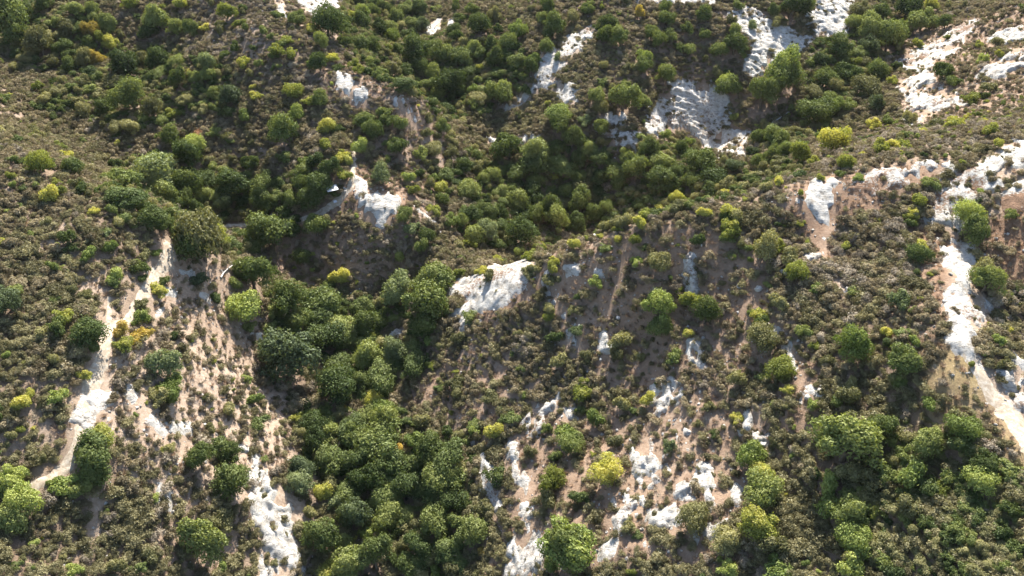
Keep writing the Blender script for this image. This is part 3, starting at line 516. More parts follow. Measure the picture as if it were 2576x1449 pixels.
# ------------------------------------------------------------------ trees and shrubs read off the photograph: x, y, width, kind per zoomed tile
TILES = {
(0,0):"""70,170,300,O;180,110,180,M;150,290,200,M;300,350,180,L;330,190,100,L;20,40,110,O;340,30,150,M;560,70,140,M;680,60,130,M;970,20,110,Y;520,230,130,L;660,230,150,G;830,200,140,M;740,290,110,Y;830,310,130,Y;1180,150,190,M;1100,230,160,O;1320,220,120,M;1450,230,140,M;1230,30,70,Y;1350,30,110,Y;1540,200,90,Y;1700,80,140,Y;1650,170,90,Y;1790,160,100,Y;1840,200,80,M;1660,225,80,L;1980,225,80,M;2030,270,70,M;2150,280,90,Y;2080,380,120,Y;2170,390,120,Y;1770,360,90,M;1690,390,90,M;1830,450,110,Y;1950,470,80,M;1900,350,70,M;2230,130,150,M;2330,210,90,Y;2450,170,230,O;2410,320,130,M;2400,470,150,O;2500,420,110,Y;2540,490,90,M;1060,440,150,L;960,490,210,O;1030,390,100,L;1200,450,190,O;1340,450,120,M;1550,480,160,B;1370,530,110,Y;1150,580,120,M;1340,610,170,M;1460,570,120,M;1560,570,130,M;520,430,120,M;640,450,150,L;700,430,140,G;410,470,110,L;320,500,90,M;530,500,120,M;290,640,100,Y;20,720,110,M;0,460,60,Y;1000,740,230,M;1050,670,110,L;1150,710,90,M;1280,755,60,M;640,830,140,L;780,830,170,M;840,890,100,M;1140,830,150,L;1300,840,110,Y;1450,790,90,M;1750,720,180,B;1920,710,100,Y;1590,800,90,M;1830,870,110,V;1720,830,120,O;2200,670,150,Y;2410,740,150,O;2310,760,90,Y;2240,840,150,V;1910,640,70,Y;2130,970,230,O;2240,990,90,M;1280,1020,160,O;1500,985,90,R;1600,990,110,M;1710,1020,110,L;1440,1080,180,V;1430,1180,230,O;1300,1180,110,M;880,1085,60,Y;440,1100,100,M;320,1010,80,M;300,1210,200,Y;480,1160,110,Y;540,1240,170,O;1080,1290,310,B;1390,1410,220,M;420,1370,80,Y;380,1420,150,Y;80,1320,80,Y;270,1390,70,M;790,1410,110,M;1680,1290,120,M;1890,1230,150,M;2130,1180,100,M;2280,1190,90,V;2370,1200,130,O;2260,1290,160,M;2480,1290,170,O;2460,950,130,Y;2450,1080,110,Y;2540,960,90,M;1840,1330,110,M;1960,1340,110,M;2060,1340,100,M;1960,1430,180,M;2280,1380,150,O;2400,1420,180,O;400,870,80,M;1880,540,90,L;1600,1240,90,M;2570,1130,60,Y""",
(1,0):"""60,90,90,Y;150,80,120,V;240,90,110,M;40,140,100,O;140,170,150,O;330,50,120,M;420,120,140,O;290,230,130,O;500,50,130,M;600,60,120,O;720,50,90,M;350,190,130,M;30,300,120,O;380,270,130,V;600,210,120,B;330,350,90,Y;240,350,130,M;180,400,110,L;90,480,110,Y;130,520,90,Y;400,350,100,L;540,330,120,M;570,410,180,O;430,390,110,M;680,400,170,M;600,480,160,O;830,360,100,M;860,210,130,O;900,130,120,M;980,80,110,M;1140,120,120,L;1050,190,180,M;1180,210,90,O;1000,340,130,M;860,40,90,M;870,280,110,O;1130,330,130,M;1260,330,150,O;1320,230,150,V;1230,300,100,M;1150,440,160,M;1050,400,120,O;780,420,120,M;700,540,150,M;800,560,120,M;880,520,100,L;1040,510,80,Y;1200,480,80,M;1290,510,100,M;1440,440,110,V;1420,510,140,O;1240,420,120,O;820,640,210,O;720,680,130,M;930,600,80,M;1000,670,110,V;930,760,80,M;990,790,100,M;1180,710,200,M;1340,560,90,M;1380,670,100,M;1540,40,130,O;1510,130,110,M;1590,190,160,M;1550,250,110,O;1730,120,110,L;1530,340,130,M;1620,420,90,B;1850,70,120,O;1870,20,80,M;1960,50,60,Y;2000,170,140,M;1960,260,150,O;2100,280,150,M;2240,90,100,G;2420,70,110,O;2440,150,140,M;2330,240,120,M;2380,320,120,M;2270,440,140,V;2260,500,140,O;2430,560,140,M;2540,340,90,M;2490,260,120,M;2050,670,90,L;2130,620,80,M;2120,760,200,M;2250,760,130,M;1920,730,130,M;1960,800,140,L;1560,770,60,Y;1640,830,170,V;1620,930,160,O;1960,950,140,M;1860,1040,90,M;1830,900,110,B;1740,1040,170,M;160,900,150,M;330,840,110,M;210,970,150,O;340,900,120,O;430,930,120,O;280,1010,150,O;440,1090,170,O;350,1060,90,M;740,880,120,L;750,960,130,O;830,870,90,M;900,890,90,L;150,1040,80,Y;140,1110,130,V;20,1170,120,Y;20,1300,130,Y;310,1320,170,B;350,1190,80,M;600,1160,120,M;690,1320,110,V;740,1400,120,Y;920,1230,170,M;1010,1180,120,O;1190,1130,90,L;1270,1120,200,M;1470,1130,200,M;1620,1110,150,M;1780,1200,150,M;1450,1250,200,O;1880,1120,130,M;2130,1180,160,M;2250,1010,90,M;2440,1010,110,V;2300,1130,150,M;2380,1200,170,M;2540,1140,130,M;2220,1290,190,O;2400,1340,200,O;2520,1300,140,O;1580,1320,90,Y;950,1410,180,M;1130,1340,140,M;1210,1260,90,M;500,1330,110,V;540,1420,120,Y;1270,1340,80,L;1800,1330,150,O;1950,1330,140,O;2080,1380,150,O;1270,1430,120,M""",
(2,0):"""190,110,130,O;370,160,100,L;400,220,120,M;180,250,120,M;60,360,110,M;50,210,100,M;310,370,140,M;400,340,170,M;430,30,100,M;700,80,110,M;720,170,90,L;830,60,190,O;950,60,120,O;540,190,80,B;1350,80,150,L;1500,90,150,M;1300,170,120,M;1700,80,180,O;1900,30,120,Y;1420,220,200,M;1640,240,170,M;1560,300,200,O;1820,150,180,M;1990,170,110,M;1430,340,170,B;1200,350,170,O;1140,450,120,O;1310,470,100,Y;1450,530,170,O;1290,610,70,Y;1590,610,90,Y;1310,690,80,M;1470,780,150,B;1160,810,120,V;1080,900,110,Y;940,930,90,M;1450,930,110,Y;1560,900,110,M;770,540,270,V;760,600,260,O;340,570,90,M;350,650,190,O;340,620,160,V;610,740,210,O;400,880,80,M;900,770,70,M;790,890,100,L;1700,880,130,L;2000,270,70,Y;1970,530,140,M;2050,590,110,O;2190,730,120,Y;2300,720,80,M;2340,640,130,L;2260,440,90,V;2390,400,80,Y;2380,300,110,L;2250,330,80,Y;1790,320,100,Y;2080,900,140,Y;2330,980,120,Y;2380,1080,90,Y;2290,900,80,Y;1820,980,90,Y;1500,1100,130,Y;1590,1080,110,Y;1680,1060,110,Y;1150,1080,200,Y;900,1180,170,Y;1010,1220,110,Y;1230,1190,170,Y;1050,1020,110,V;700,1020,190,M;600,1030,130,O;800,1120,140,O;700,1160,150,M;590,1220,150,O;400,1260,140,B;150,1200,230,M;50,1050,90,V;250,1330,180,O;80,1350,170,O;20,1180,100,O;560,1330,120,M;1200,1300,70,M;1040,1330,80,Y;1340,1320,90,V;2120,1210,70,Y;2260,1430,80,V;750,1350,110,Y;850,1320,90,Y;650,1400,110,L;340,1440,90,Y;480,1410,100,L""",
(0,1):"""380,20,150,Y;690,135,90,Y;500,340,150,M;530,400,110,O;660,460,140,V;810,410,130,V;790,300,100,B;10,370,80,Y;880,620,150,V;850,680,110,O;1050,570,130,M;1080,470,130,L;1160,450,80,V;1060,640,90,M;120,720,130,M;60,820,200,B;640,760,110,L;460,930,160,Y;440,1000,150,M;640,1070,220,O;700,1160,130,M;310,1040,130,L;630,1370,130,Y;410,1260,110,L;1050,830,110,L;1230,660,90,M;1180,720,150,Y;1050,950,130,V;1080,900,90,L;920,1140,140,Y;930,1030,150,G;1060,1070,160,G;1250,1300,200,B;1310,1410,150,V;1500,650,140,B;1400,70,170,O;1120,190,190,M;1300,60,190,O;1000,90,160,O;1480,140,160,O;1500,380,380,L;1610,340,180,Y;1330,280,140,M;1480,450,260,O;2050,270,280,O;1900,230,120,M;2130,170,120,M;2370,260,200,M;2270,490,140,M;1890,650,270,O;1800,570,110,G;2050,580,110,M;1770,680,110,M;1830,890,250,V;2150,830,250,M;2240,970,220,M;2030,1010,110,M;1880,1010,110,M;2520,640,140,Y;2520,800,140,M;2520,920,140,M;2170,1240,380,B;2030,1360,120,Y;2440,1110,250,O;2540,1370,120,M;1850,1400,100,V;1960,60,200,M;2160,60,150,M;1700,80,150,B;2320,40,170,M""",
(1,1):"""480,180,150,O;540,260,130,B;620,320,150,M;620,410,130,O;690,110,120,Y;820,210,160,V;900,220,140,O;760,60,120,O;1100,290,170,B;1110,170,150,M;1220,160,150,O;1330,70,200,M;1580,130,200,M;1460,190,160,M;1800,80,200,M;1620,220,180,M;1770,220,160,O;1900,160,150,O;2000,130,150,O;1350,310,200,O;1180,370,100,M;880,400,100,L;970,380,120,Y;1160,490,100,Y;1420,460,130,Y;1520,400,70,Y;1330,450,90,V;2280,140,150,Y;2420,90,120,Y;2240,200,130,Y;2150,170,80,Y;2520,60,130,Y;2070,350,90,Y;2210,350,100,Y;1760,380,110,Y;1860,330,60,Y;1950,320,60,Y;2060,270,70,Y;1440,560,120,L;1590,560,110,Y;1600,510,90,Y;1570,640,130,L;730,650,280,M;1060,580,100,Y;1110,620,120,L;900,600,90,Y;20,620,120,Y;460,760,260,B;630,880,340,M;600,1010,200,O;440,490,110,M;330,700,80,M;1410,590,130,L;110,950,140,Y;160,1010,200,M;340,960,90,Y;280,900,120,V;230,1080,130,Y;210,1240,240,M;430,1190,220,B;100,1330,130,M;30,1400,130,M;20,1150,110,O;20,870,90,M;960,920,120,M;890,1080,140,L;660,1110,110,V;680,1290,90,Y;1750,870,120,L;1560,940,90,Y;1770,1030,110,B;1910,680,110,V;2230,510,120,V;2390,520,190,L;2390,890,200,V;2380,1010,180,O;2540,730,80,Y;2110,1110,170,L;1650,1260,150,L;870,1420,150,L;1820,1440,90,Y;2240,1240,100,L""",
(2,1):"""370,130,150,Y;350,280,160,Y;340,340,110,M;170,150,110,Y;440,400,90,L;900,10,60,Y;900,220,80,Y;950,380,80,Y;650,440,220,L;720,400,130,Y;820,490,160,L;880,600,190,Y;1010,710,120,V;650,690,80,M;1250,390,110,Y;1370,410,70,L;1780,60,130,Y;1730,160,110,Y;1720,220,110,O;1810,390,160,Y;1800,470,180,O;2170,180,180,V;2230,320,190,M;2490,150,100,M;2250,60,80,B;2310,610,190,L;2290,690,190,M;2330,770,60,Y;1640,830,170,B;1770,600,70,M;1870,610,50,Y;600,910,140,Y;590,990,130,O;90,820,160,Y;190,920,200,M;50,1050,100,Y;730,830,160,L;600,1120,240,L;760,1310,190,Y;1010,1140,110,Y;1290,1160,250,V;1110,1250,110,L;1560,1050,110,Y;1560,1120,110,O;1760,1110,120,V;1660,1270,230,M;1640,1410,100,V;2400,1110,120,V;2410,1290,110,L;1270,1420,150,L;420,1400,150,L;2180,1290,60,Y""",
(0,2):"""170,130,170,Y;420,90,170,V;220,70,100,Y;150,340,80,Y;80,390,100,L;320,570,80,L;30,640,130,L;90,720,200,V;60,830,160,O;160,900,250,V;90,1010,220,M;450,740,190,V;610,780,170,M;750,420,210,Y;780,560,300,M;760,660,240,O;1190,100,140,L;1290,80,180,V;1540,100,60,L;1890,110,140,V;1930,280,150,M;1500,580,220,M;1610,480,170,M;1740,560,180,M;1720,750,290,M;1280,490,110,L;1160,860,80,V;2230,260,110,Y;2370,300,220,O;2360,450,220,O;2480,350,150,M;2530,640,110,V;2250,650,210,B;2240,740,200,B;2430,820,170,Y;2500,880,160,B;2340,960,110,L;2280,1090,130,M;2420,1150,260,M;1560,1230,310,M;1670,1380,100,V;1660,1030,170,L;850,1370,170,L;2060,1340,60,L;560,1410,140,V;2420,1390,160,Y;2560,1210,160,M;1330,1350,80,L""",
(1,2):"""140,90,100,V;40,120,90,L;10,190,70,G;240,110,160,Y;310,190,180,V;310,310,280,M;110,430,210,M;430,510,110,G;560,440,160,V;720,490,260,M;790,630,300,M;850,720,200,M;740,780,250,M;120,610,230,O;380,620,260,O;200,760,250,O;480,810,240,O;120,960,250,B;260,930,150,M;250,1100,160,Y;180,1140,120,V;100,1310,300,M;260,1350,250,M;420,1090,170,M;720,1050,250,M;560,1240,210,O;880,1040,170,M;900,1190,150,O;820,890,200,O;700,910,190,O;930,860,110,V;1050,930,160,L;700,1400,130,V;840,1390,130,L;500,1380,180,O;620,1330,180,O;1150,680,170,M;1000,360,100,V;1150,370,140,Y;1130,100,130,L;1810,70,160,Y;1910,240,160,V;1540,340,90,M;1700,370,160,V;1730,460,180,O;2100,150,160,L;2310,120,130,Y;1550,760,200,Y;1560,850,160,L;1980,680,190,Y;1700,1230,380,V;1720,1290,330,M;1570,1380,150,V;2460,480,120,B;2170,1060,110,L;1060,1260,80,G;2180,1420,80,Y;1010,1430,90,L""",
(2,2):"""200,170,110,L;430,250,100,Y;800,50,90,Y;1000,160,110,V;1170,140,120,M;1640,10,110,M;1880,130,150,V;1260,360,200,L;1250,480,370,M;1480,360,200,M;1850,450,230,M;2130,380,220,V;2130,460,190,O;530,560,200,V;620,660,200,Y;600,810,250,M;130,290,60,L;700,430,80,L;1140,730,190,V;1440,740,190,L;1710,710,200,V;2280,600,230,M;2270,730,240,V;1960,790,160,Y;1450,920,170,Y;1140,920,200,V;1260,990,250,M;1330,1180,260,V;600,1060,210,Y;80,1010,260,L;330,1170,230,L;340,1390,150,V;730,1390,190,V;1310,1390,200,V;2160,1390,160,M;690,1190,190,L""",
}
pl = []; nlist = 0
for (tc, tr_), s_ in TILES.items():
    for e in s_.split(';'):
        a = e.split(','); pl.append((858.7*tc+.3348*float(a[0]) if tc < 2 else 1713.4+.3348*float(a[0]), (0, 483, 964)[tr_]+.3348*float(a[1]), .3348*float(a[2]), a[3]))
# the woods along the gullies that the list leaves between its crowns
rw = np.random.default_rng(21); nlist = len(pl)
WOODS = [([(850,960),(900,1000),(960,960),(1010,1080),(1180,1120),(1220,1250),(1160,1449),(990,1449),(900,1300),(790,1180),(760,1060)], 'OOOM', 100),
         ([(690,740),(800,730),(1000,780),(1060,900),(960,960),(850,960),(800,880),(700,840)], 'OOMM', 80),
         ([(1180,600),(1180,500),(1060,430),(1100,330),(1200,420),(1300,400),(1450,370),(1620,380),(1780,400),(1900,350),(2010,330),(2000,420),(1860,480),(1640,530),(1480,580),(1330,620)], 'OOMML', 62),
         ([(850,50),(900,-10),(1060,0),(1040,90),(1130,130),(1300,120),(1330,200),(1250,260),(1140,290),(1020,220),(930,170)], 'OOMML', 52),
         ([(290,420),(420,400),(560,440),(720,470),(820,500),(800,560),(640,620),(560,640),(440,590),(300,560)], 'OOM', 72),
         ([(230,150),(420,140),(560,190),(560,260),(300,330),(210,280),(90,260)], 'OOML', 44), ([(20,30),(220,40),(300,110),(60,160),(0,110)], 'OML', 42), ([(2060,120),(2160,60),(2260,0),(2300,20),(2240,160),(2160,230),(2080,320),(1990,360),(2040,240)], 'OMML', 62),
        
         ([(2080,1090),(2420,1060),(2560,1200),(2576,1449),(2100,1449),(2150,1250)], 'LLML', 40)]
for poly, kinds, wd in WOODS:
    a = np.array(poly)
    for k in range(420):
        x, y = rw.uniform(a[:, 0].min(), a[:, 0].max()), rw.uniform(max(-10, a[:, 1].min()), a[:, 1].max())
        if sdf(np.array([x]), np.array([y]), poly)[0] < 0: continue
        ww = wd*rw.uniform(.6, 1.2)
        if min(math.hypot(x-a_[0], y-a_[1]) for t_ in TR for a_ in t_[0]) < ww*.9: continue
        if min(max(0, -sdf(np.array([x]), np.array([y+.2*ww]), q[0])[0])-ww*.62 for q in RK) < 0: continue
        if min(((x-p[0])**2+(1.25*(y-p[1]))**2)**.5/(.5*(p[2]+ww)) for p in pl) < .58: continue
        pl.append((x, y, ww, kinds[rw.integers(len(kinds))]))
PL = np.array([(p[0], p[1], p[2]) for p in pl])
bx, by = hit(PL[:, 0], PL[:, 1]); _, _, dist = project(bx, by, H(bx, by)); Wm = PL[:, 2]*dist/F
bx, by = hit(PL[:, 0], PL[:, 1], Wm*.42); bz = H(bx, by); _, _, dist = project(bx, by, bz); Wm = PL[:, 2]*dist/F*np.where(PL[:, 2] > 60, 1.12, 1.0)
# landmarks that labels can name
LM = [((838,481),'small white-roofed shelter'),((955,520),'bright rock scar under the shelter'),((1240,715),'slab on the right ridge nose'),((2080,540),'white gash under the crest'),((2410,740),'vertical white rock chute'),
 ((1410,180),'forked white outcrop'),((1740,280),'layered ledges on the upper slope'),((1950,100),'stair stepped ledges at upper right'),((2330,250),'mottled rock field at far right'),((895,225),'scar on the left ridge edge'),
 ((1135,285),'notch of the upper gully'),((245,1020),'white apron of the left trail'),((690,1320),'large slab at lower left'),((420,630),'upper end of the left trail'),((270,825),'fork of the left trail'),((100,1210),'lower end of the left trail'),
 ((1690,1030),'blocky outcrop on the near slope'),((1620,1200),'tall outcrop low on the slope'),((1320,1400),'rock fan at the bottom edge'),((1370,1040),'crooked grey ledge'),((1410,750),'gravel streak on the near slope'),((1735,690),'thin diagonal rib'),((2010,930),'white tongue with drip line'),
 ((2440,920),'track at the right edge'),((560,690),'pale fallen trunk'),((1970,688),'lone white boulder'),((2500,400),'bare top of the right ridge'),((150,100),'top left corner'),((2300,1300),'bottom right corner brush'),((850,850),'gully confluence woods'),((1060,1250),'bottom gully woods'),
 ((1500,500),'central gully woods'),((1700,430),'woods below the layered ledges'),((500,400),'dark left gully'),((2150,130),'upper right gully'),((960,60),'upper gully woods'),((60,650),'left edge slope'),((150,1400),'bottom left corner'),((1900,500),'skyline of the right ridge'),((560,50),'top left slope'),((520,950),'tan scree slope'),((300,200),'shaded upper left slope'),((1250,100),'upper middle woods'),((1950,1250),'bare knob in the brush')]
KN = {'O': 'dark green', 'M': 'mid green', 'B': 'grey-green', 'V': 'fresh green', 'Y': 'yellow-green', 'L': 'olive', 'G': 'golden', 'R': 'rust-brown'}
ORD = ['nearest', 'second', 'third', 'fourth', 'fifth', 'sixth', 'seventh', 'eighth', 'ninth', 'tenth', 'eleventh', 'twelfth', 'thirteenth', 'fourteenth', 'fifteenth', 'sixteenth', 'seventeenth', 'eighteenth', 'nineteenth', 'twentieth']
def place(px, py, names=LM):
    d = [math.hypot(px-l[0][0], (py-l[0][1])*1.15) for l in names]; k = int(np.argmin(d)); lx, ly = names[k][0]
    dx, dy = px-lx, py-ly; rel = ('right of' if dx > 0 else 'left of') if abs(dx) > abs(dy)*1.15 else ('below' if dy > 0 else 'above')
    return rel, names[k][1], d[k]
def labelset(items):      # items: (what, px, py) -> one label each, told apart by rank of nearness
    g = {}
    for i, (what, px, py) in enumerate(items):
        rel, nm, d = place(px, py); g.setdefault((what, rel, nm), []).append((d, i))
    out = [None]*len(items)
    for (what, rel, nm), L in g.items():
        L.sort()
        for r, (d, i) in enumerate(L):
            out[i] = f"{what} {rel} the {nm}" if len(L) == 1 else (f"{what} {rel} the {nm}, " + ('nearest to it' if r == 0 else f"{ORD[min(r, 19)]} nearest"))
    return out
istree = (Wm > 3.6)
items = []
for i, p in enumerate(pl):
    wd = Wm[i]
    size = ('huge' if wd > 8.5 else 'large' if wd > 6.5 else 'medium' if wd > 5 else 'small') if istree[i] else ('broad' if wd > 3.2 else 'rounded' if wd > 2.4 else 'little')
    items.append((f"{size} {KN[p[3]]} {'tree' if istree[i] else 'shrub'}", p[0], p[1]))
labs = labelset(items)
rp = np.random.default_rng(5)
for i, p in enumerate(pl):
    rz = rp.random()*2*PI; s_ = Wm[i]; zs = rp.uniform(.95, 1.32); k = int(rp.integers(7)); k2 = int(rp.integers(4)); ty = p[3]; zs *= 1 if i < nlist else .72
    loc = (bx[i], by[i], bz[i]-.05*s_)
    if istree[i]:
        nm = 'oak_tree' if ty in 'OMB' else 'sumac_tree'
        e = link(nm, None, None, loc); e.empty_display_size = .5; e.rotation_euler = (rp.normal(0, .09), rp.normal(0, .09), rz); e.scale = (s_*rp.uniform(.84, 1.25), s_*rp.uniform(.76, 1.08), s_*zs)
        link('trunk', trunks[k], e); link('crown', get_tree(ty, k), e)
        tag(e, labs[i], 'tree', 'dark and mid green trees of the gullies and slopes' if ty in 'OMB' else 'yellowish and olive trees on the slopes')
    else:
        nm = 'green_shrub' if ty in 'OMB' else 'yellow_shrub' if ty in 'YGR' else 'olive_shrub'
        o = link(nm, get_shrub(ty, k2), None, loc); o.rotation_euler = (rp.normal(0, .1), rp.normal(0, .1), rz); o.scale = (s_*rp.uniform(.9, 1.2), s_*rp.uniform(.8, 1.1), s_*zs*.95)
        tag(o, labs[i], 'shrub', {'g': 'green shrubs scattered over the slopes', 'y': 'yellow-green shrubs scattered over the slopes', 'o': 'olive and fresh green shrubs of the slopes'}[nm[0]])
# ------------------------------------------------------------------ brush
def brush_mesh(seed, mt, n, ls, hgt, nl=10, tw=9):
    rng = np.random.default_rng(seed); cs = np.stack([.26*rng.normal(0, .7, nl), .26*rng.normal(0, .7, nl), hgt*rng.uniform(.22, .58, nl)], 1); rs = rng.uniform(.17, .30, nl)
    idx = rng.integers(0, nl, n); d = sph(rng, n); d[:, 2] = np.abs(d[:, 2]) - .25
    C = cs[idx]+d*(rs[idx]*(1-.5*rng.random(n)**2))[:, None]; C[:, 2] = np.clip(C[:, 2], .01, None)
    up = d+np.array([0, 0, .15]); V, Fq = leafcloud(rng, C, up, np.full(n, ls), 1.4, .5); L = [(V, Fq)]; T = [np.repeat(.1+.35*rng.random(n)+.25*rng.random(nl)[idx], 4)]
    for k in range(tw):
        th = rng.random()*2*PI; r = rng.uniform(.1, .5); z = hgt*rng.uniform(.5, 1.0)
        v, f = tube([(0, 0, 0), (r*.6*math.cos(th), r*.6*math.sin(th), z*.6), (r*math.cos(th+.2), r*math.sin(th+.2), z)], [.012, .009, .004], 3); L.append((v, f)); T.append(np.full(len(v), .8))
    V, Fq = joinparts(L); me = mesh_np('sagebrush', V, Fq, [mt]); at = me.attributes.new('tone', 'FLOAT', 'POINT'); at.data.foreach_set('value', np.concatenate(T).astype(np.float32)); return me
def tuft_mesh(seed, mt, n, name='dry_grass'):
    rng = np.random.default_rng(seed); V = []; Fq = []
    for k in range(n):
        th = rng.random()*2*PI; r0 = .35*rng.random(); a = np.array([r0*math.cos(th), r0*math.sin(th), 0]); th2 = th+rng.normal(0, .8); l = rng.uniform(.3, .6)
        b = a+np.array([math.cos(th2)*l*.7, math.sin(th2)*l*.7, l*rng.uniform(.3, 1)]); s_ = np.array([-math.sin(th2), math.cos(th2), 0])*.03
        V += [a-s_, a+s_, b+s_*.3, b-s_*.3]; Fq.append([4*k, 4*k+1, 4*k+2, 4*k+3])
    me = mesh_np(name, np.array(V), np.array(Fq), [mt]); tone_attr(me, .1+.5*rng.random(n), 4); return me
BV = {k: [brush_mesh(700+7*q+z, SM[k], 1000, .064, h) for z, h in enumerate((.70, .62, .80))] for q, k in enumerate(('so', 'sb', 'sg'))}
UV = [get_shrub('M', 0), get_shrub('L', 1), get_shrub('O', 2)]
# jittered lattice over the ground in view
def scatter(sp_, seed, lim=1.35):
    r = np.random.default_rng(seed); X, Y = np.meshgrid(np.arange(X0+2, X1-2, sp_), np.arange(20, Y1-4, sp_), indexing='ij')
    x = (X+r.uniform(-.5, .5, X.shape)*sp_).ravel(); y = (Y+r.uniform(-.5, .5, X.shape)*sp_).ravel(); z = H(x, y); px, py, d = project(x, y, z)
    m = (px > 1288-1288*lim-60) & (px < 1288+1288*lim+60) & (py > -300) & (py < 1449+420); x, y, z = x[m], y[m], z[m]; m = seen(x, y, z+2.0); return x[m], y[m], z[m], r
tx_, ty_, tw_ = bx, by, Wm
def treecover(x, y):
    r = np.full(x.shape, 9.0); order = np.argsort(x); xs = x[order]
    for i in range(len(tx_)):
        a, b_ = np.searchsorted(xs, (tx_[i]-tw_[i], tx_[i]+tw_[i])); q = order[a:b_]; r[q] = np.minimum(r[q], np.hypot(x[q]-tx_[i], y[q]-ty_[i])/(tw_[i]*.5))
    return r
x, y, z, r = scatter(.92, 41)
rd_, td_, tc_ = rockd(x, y), np.minimum(np.minimum(traild(x, y), traild(x, y+.9)), traild(x, y+1.7)), treecover(x, y); cv = cov(x, y)
p = np.clip(cv*1.02, 0, .97); p = np.where(rd_ > -.3, np.minimum(p, .24), p); p = np.where(np.maximum(rockd(x, y, 'smooth'), rockd(x, y+1, 'smooth')) > 0, np.minimum(p, .05), p); p = np.where(td_ < .45, 0, p); p = np.where(tc_ < .62, p*.12, p)
m = r.random(len(x)) < p; x, y, z, cv, rd_ = x[m], y[m], z[m], cv[m], rd_[m]
px, py, dd = project(x, y, z); n = len(x)
tone = fbm(x, y, 22, 801, 3)+.5*r.normal(0, .5, n)
size = (.95+1.15*r.random(n)**2)*(.72+.36*cv)*(1+.25*fbm(x, y, 9, 811, 2)); size = np.where(rd_ > -.3, size*.7, size)
# which brush grows where: 0 olive sage, 1 brown sage, 2 grey dry scrub
vg = fbm(x, y, 30, 821, 3)
lush = np.clip((py-900)/500*.5+.25*(px > 1900)+.25*((px < 300) & (py > 500)), 0, .6)
u = r.random(n)+.35*tone; fl = np.maximum(sdf(px, py, [(470,-60),(760,-60),(950,150),(1140,290),(1120,330),(900,270),(700,230),(540,150)]), sdf(px, py, [(1380,630),(1640,520),(2000,420),(2200,330),(2700,150),(2700,330),(2300,415),(2000,480),(1800,530),(1500,640)])); u = u+.38*np.clip(fl/60+.5, 0, 1); size = size*(1-.25*np.clip(fl/60+.5, 0, 1))
kd = np.where(u < .40+lush, 0, np.where(u < .98+.1*lush, 1, 2))
app = size/dd; order = np.argsort(-np.where((px > 12) & (px < 2564) & (py > 20) & (py < 1440), app, 0)); ind = np.zeros(n, bool); ind[order[:290]] = True
KK = ['so', 'sb', 'sg']; KW = ['olive-brown sagebrush', 'dull brown sagebrush', 'dry grey scrub']
its = []; idxs = np.where(ind)[0]
for i in idxs: its.append((('bushy ' if size[i] > 2.3 else 'low ')+KW[kd[i]], px[i], py[i]))
QN = [((1100,1400),'bottom centre'),((700,1400),'bottom left of centre')]
for i, lb in zip(idxs, labelset(its)):
    o = link('sagebrush', BV[KK[kd[i]]][int(r.integers(3))], None, (x[i], y[i], z[i]-.08)); o.rotation_euler = (0, 0, r.random()*2*PI); s_ = size[i]; o.scale = (s_*1.15, s_*1.15, s_)
    tag(o, lb, 'bush', 'sagebrush bushes nearest the viewpoint')
def stuff(name, pts, sc, meshes, label, cat, seed, tilt=.12):
    rr = np.random.default_rng(seed); n = len(pts); me = bpy.data.meshes.new(name); me.vertices.add(n); me.vertices.foreach_set('co', pts.astype(np.float32).ravel())
    a = me.attributes.new('rot', 'FLOAT_VECTOR', 'POINT'); a.data.foreach_set('vector', np.stack([rr.normal(0, tilt, n), rr.normal(0, tilt, n), rr.random(n)*2*PI], 1).astype(np.float32).ravel())
    a = me.attributes.new('siz', 'FLOAT_VECTOR', 'POINT'); a.data.foreach_set('vector', (sc[:, None]*rr.uniform(.82, 1.18, (n, 3))).astype(np.float32).ravel())
    a = me.attributes.new('pick', 'INT', 'POINT'); a.data.foreach_set('value', rr.integers(0, len(meshes), n).astype(np.int32)); me.update()
    o = link(name, me); tag(o, label, cat, None, 'stuff')
    # each source mesh is one that already stands in the scene as an individual
    src = []
    for m_ in meshes: src.append(next((q for q in bpy.data.objects if q.data == m_), None) or sys_src(m_))
    g = bpy.data.node_groups.new(name, 'GeometryNodeTree'); g.interface.new_socket('Geometry', in_out='INPUT', socket_type='NodeSocketGeometry'); g.interface.new_socket('Geometry', in_out='OUTPUT', socket_type='NodeSocketGeometry')
    gi = g.nodes.new('NodeGroupInput'); go = g.nodes.new('NodeGroupOutput'); ip = g.nodes.new('GeometryNodeInstanceOnPoints'); g.links.new(gi.outputs[0], ip.inputs['Points'])
    jn = g.nodes.new('GeometryNodeJoinGeometry')
    for s_ in src:
        oi = g.nodes.new('GeometryNodeObjectInfo'); oi.inputs['Object'].default_value = s_; oi.inputs['As Instance'].default_value = True; g.links.new(oi.outputs['Geometry'], jn.inputs[0])
    g.links.new(jn.outputs[0], ip.inputs['Instance']); ip.inputs['Pick Instance'].default_value = True
    def att(nm, ty):
        q = g.nodes.new('GeometryNodeInputNamedAttribute'); q.data_type = ty; q.inputs[0].default_value = nm; return q.outputs[0]
    g.links.new(att('pick', 'INT'), ip.inputs['Instance Index']); g.links.new(att('rot', 'FLOAT_VECTOR'), ip.inputs['Rotation']); g.links.new(att('siz', 'FLOAT_VECTOR'), ip.inputs['Scale'])
    g.links.new(ip.outputs[0], go.inputs[0]); mo = o.modifiers.new('spread', 'NODES'); mo.node_group = g
    return o
def sys_src(m_):           # one more plant of this shape, standing in the brush itself
    q = np.random.default_rng(len(bpy.data.objects)); k = int(q.integers(len(SRCX))); o = link(m_.name, m_, None, (SRCX[k][0], SRCX[k][1], SRCX[k][2]-.05)); tag(o, SRCX[k][3] % m_.name.split('.')[0].replace('_', ' '), None, None, 'stuff'); return o
SRCX = [(float(bx[3]+2), float(by[3]+2), float(H(bx[3]+2, by[3]+2)), 'small %s among the brush')]
P3 = np.stack([x, y, z-.08], 1)
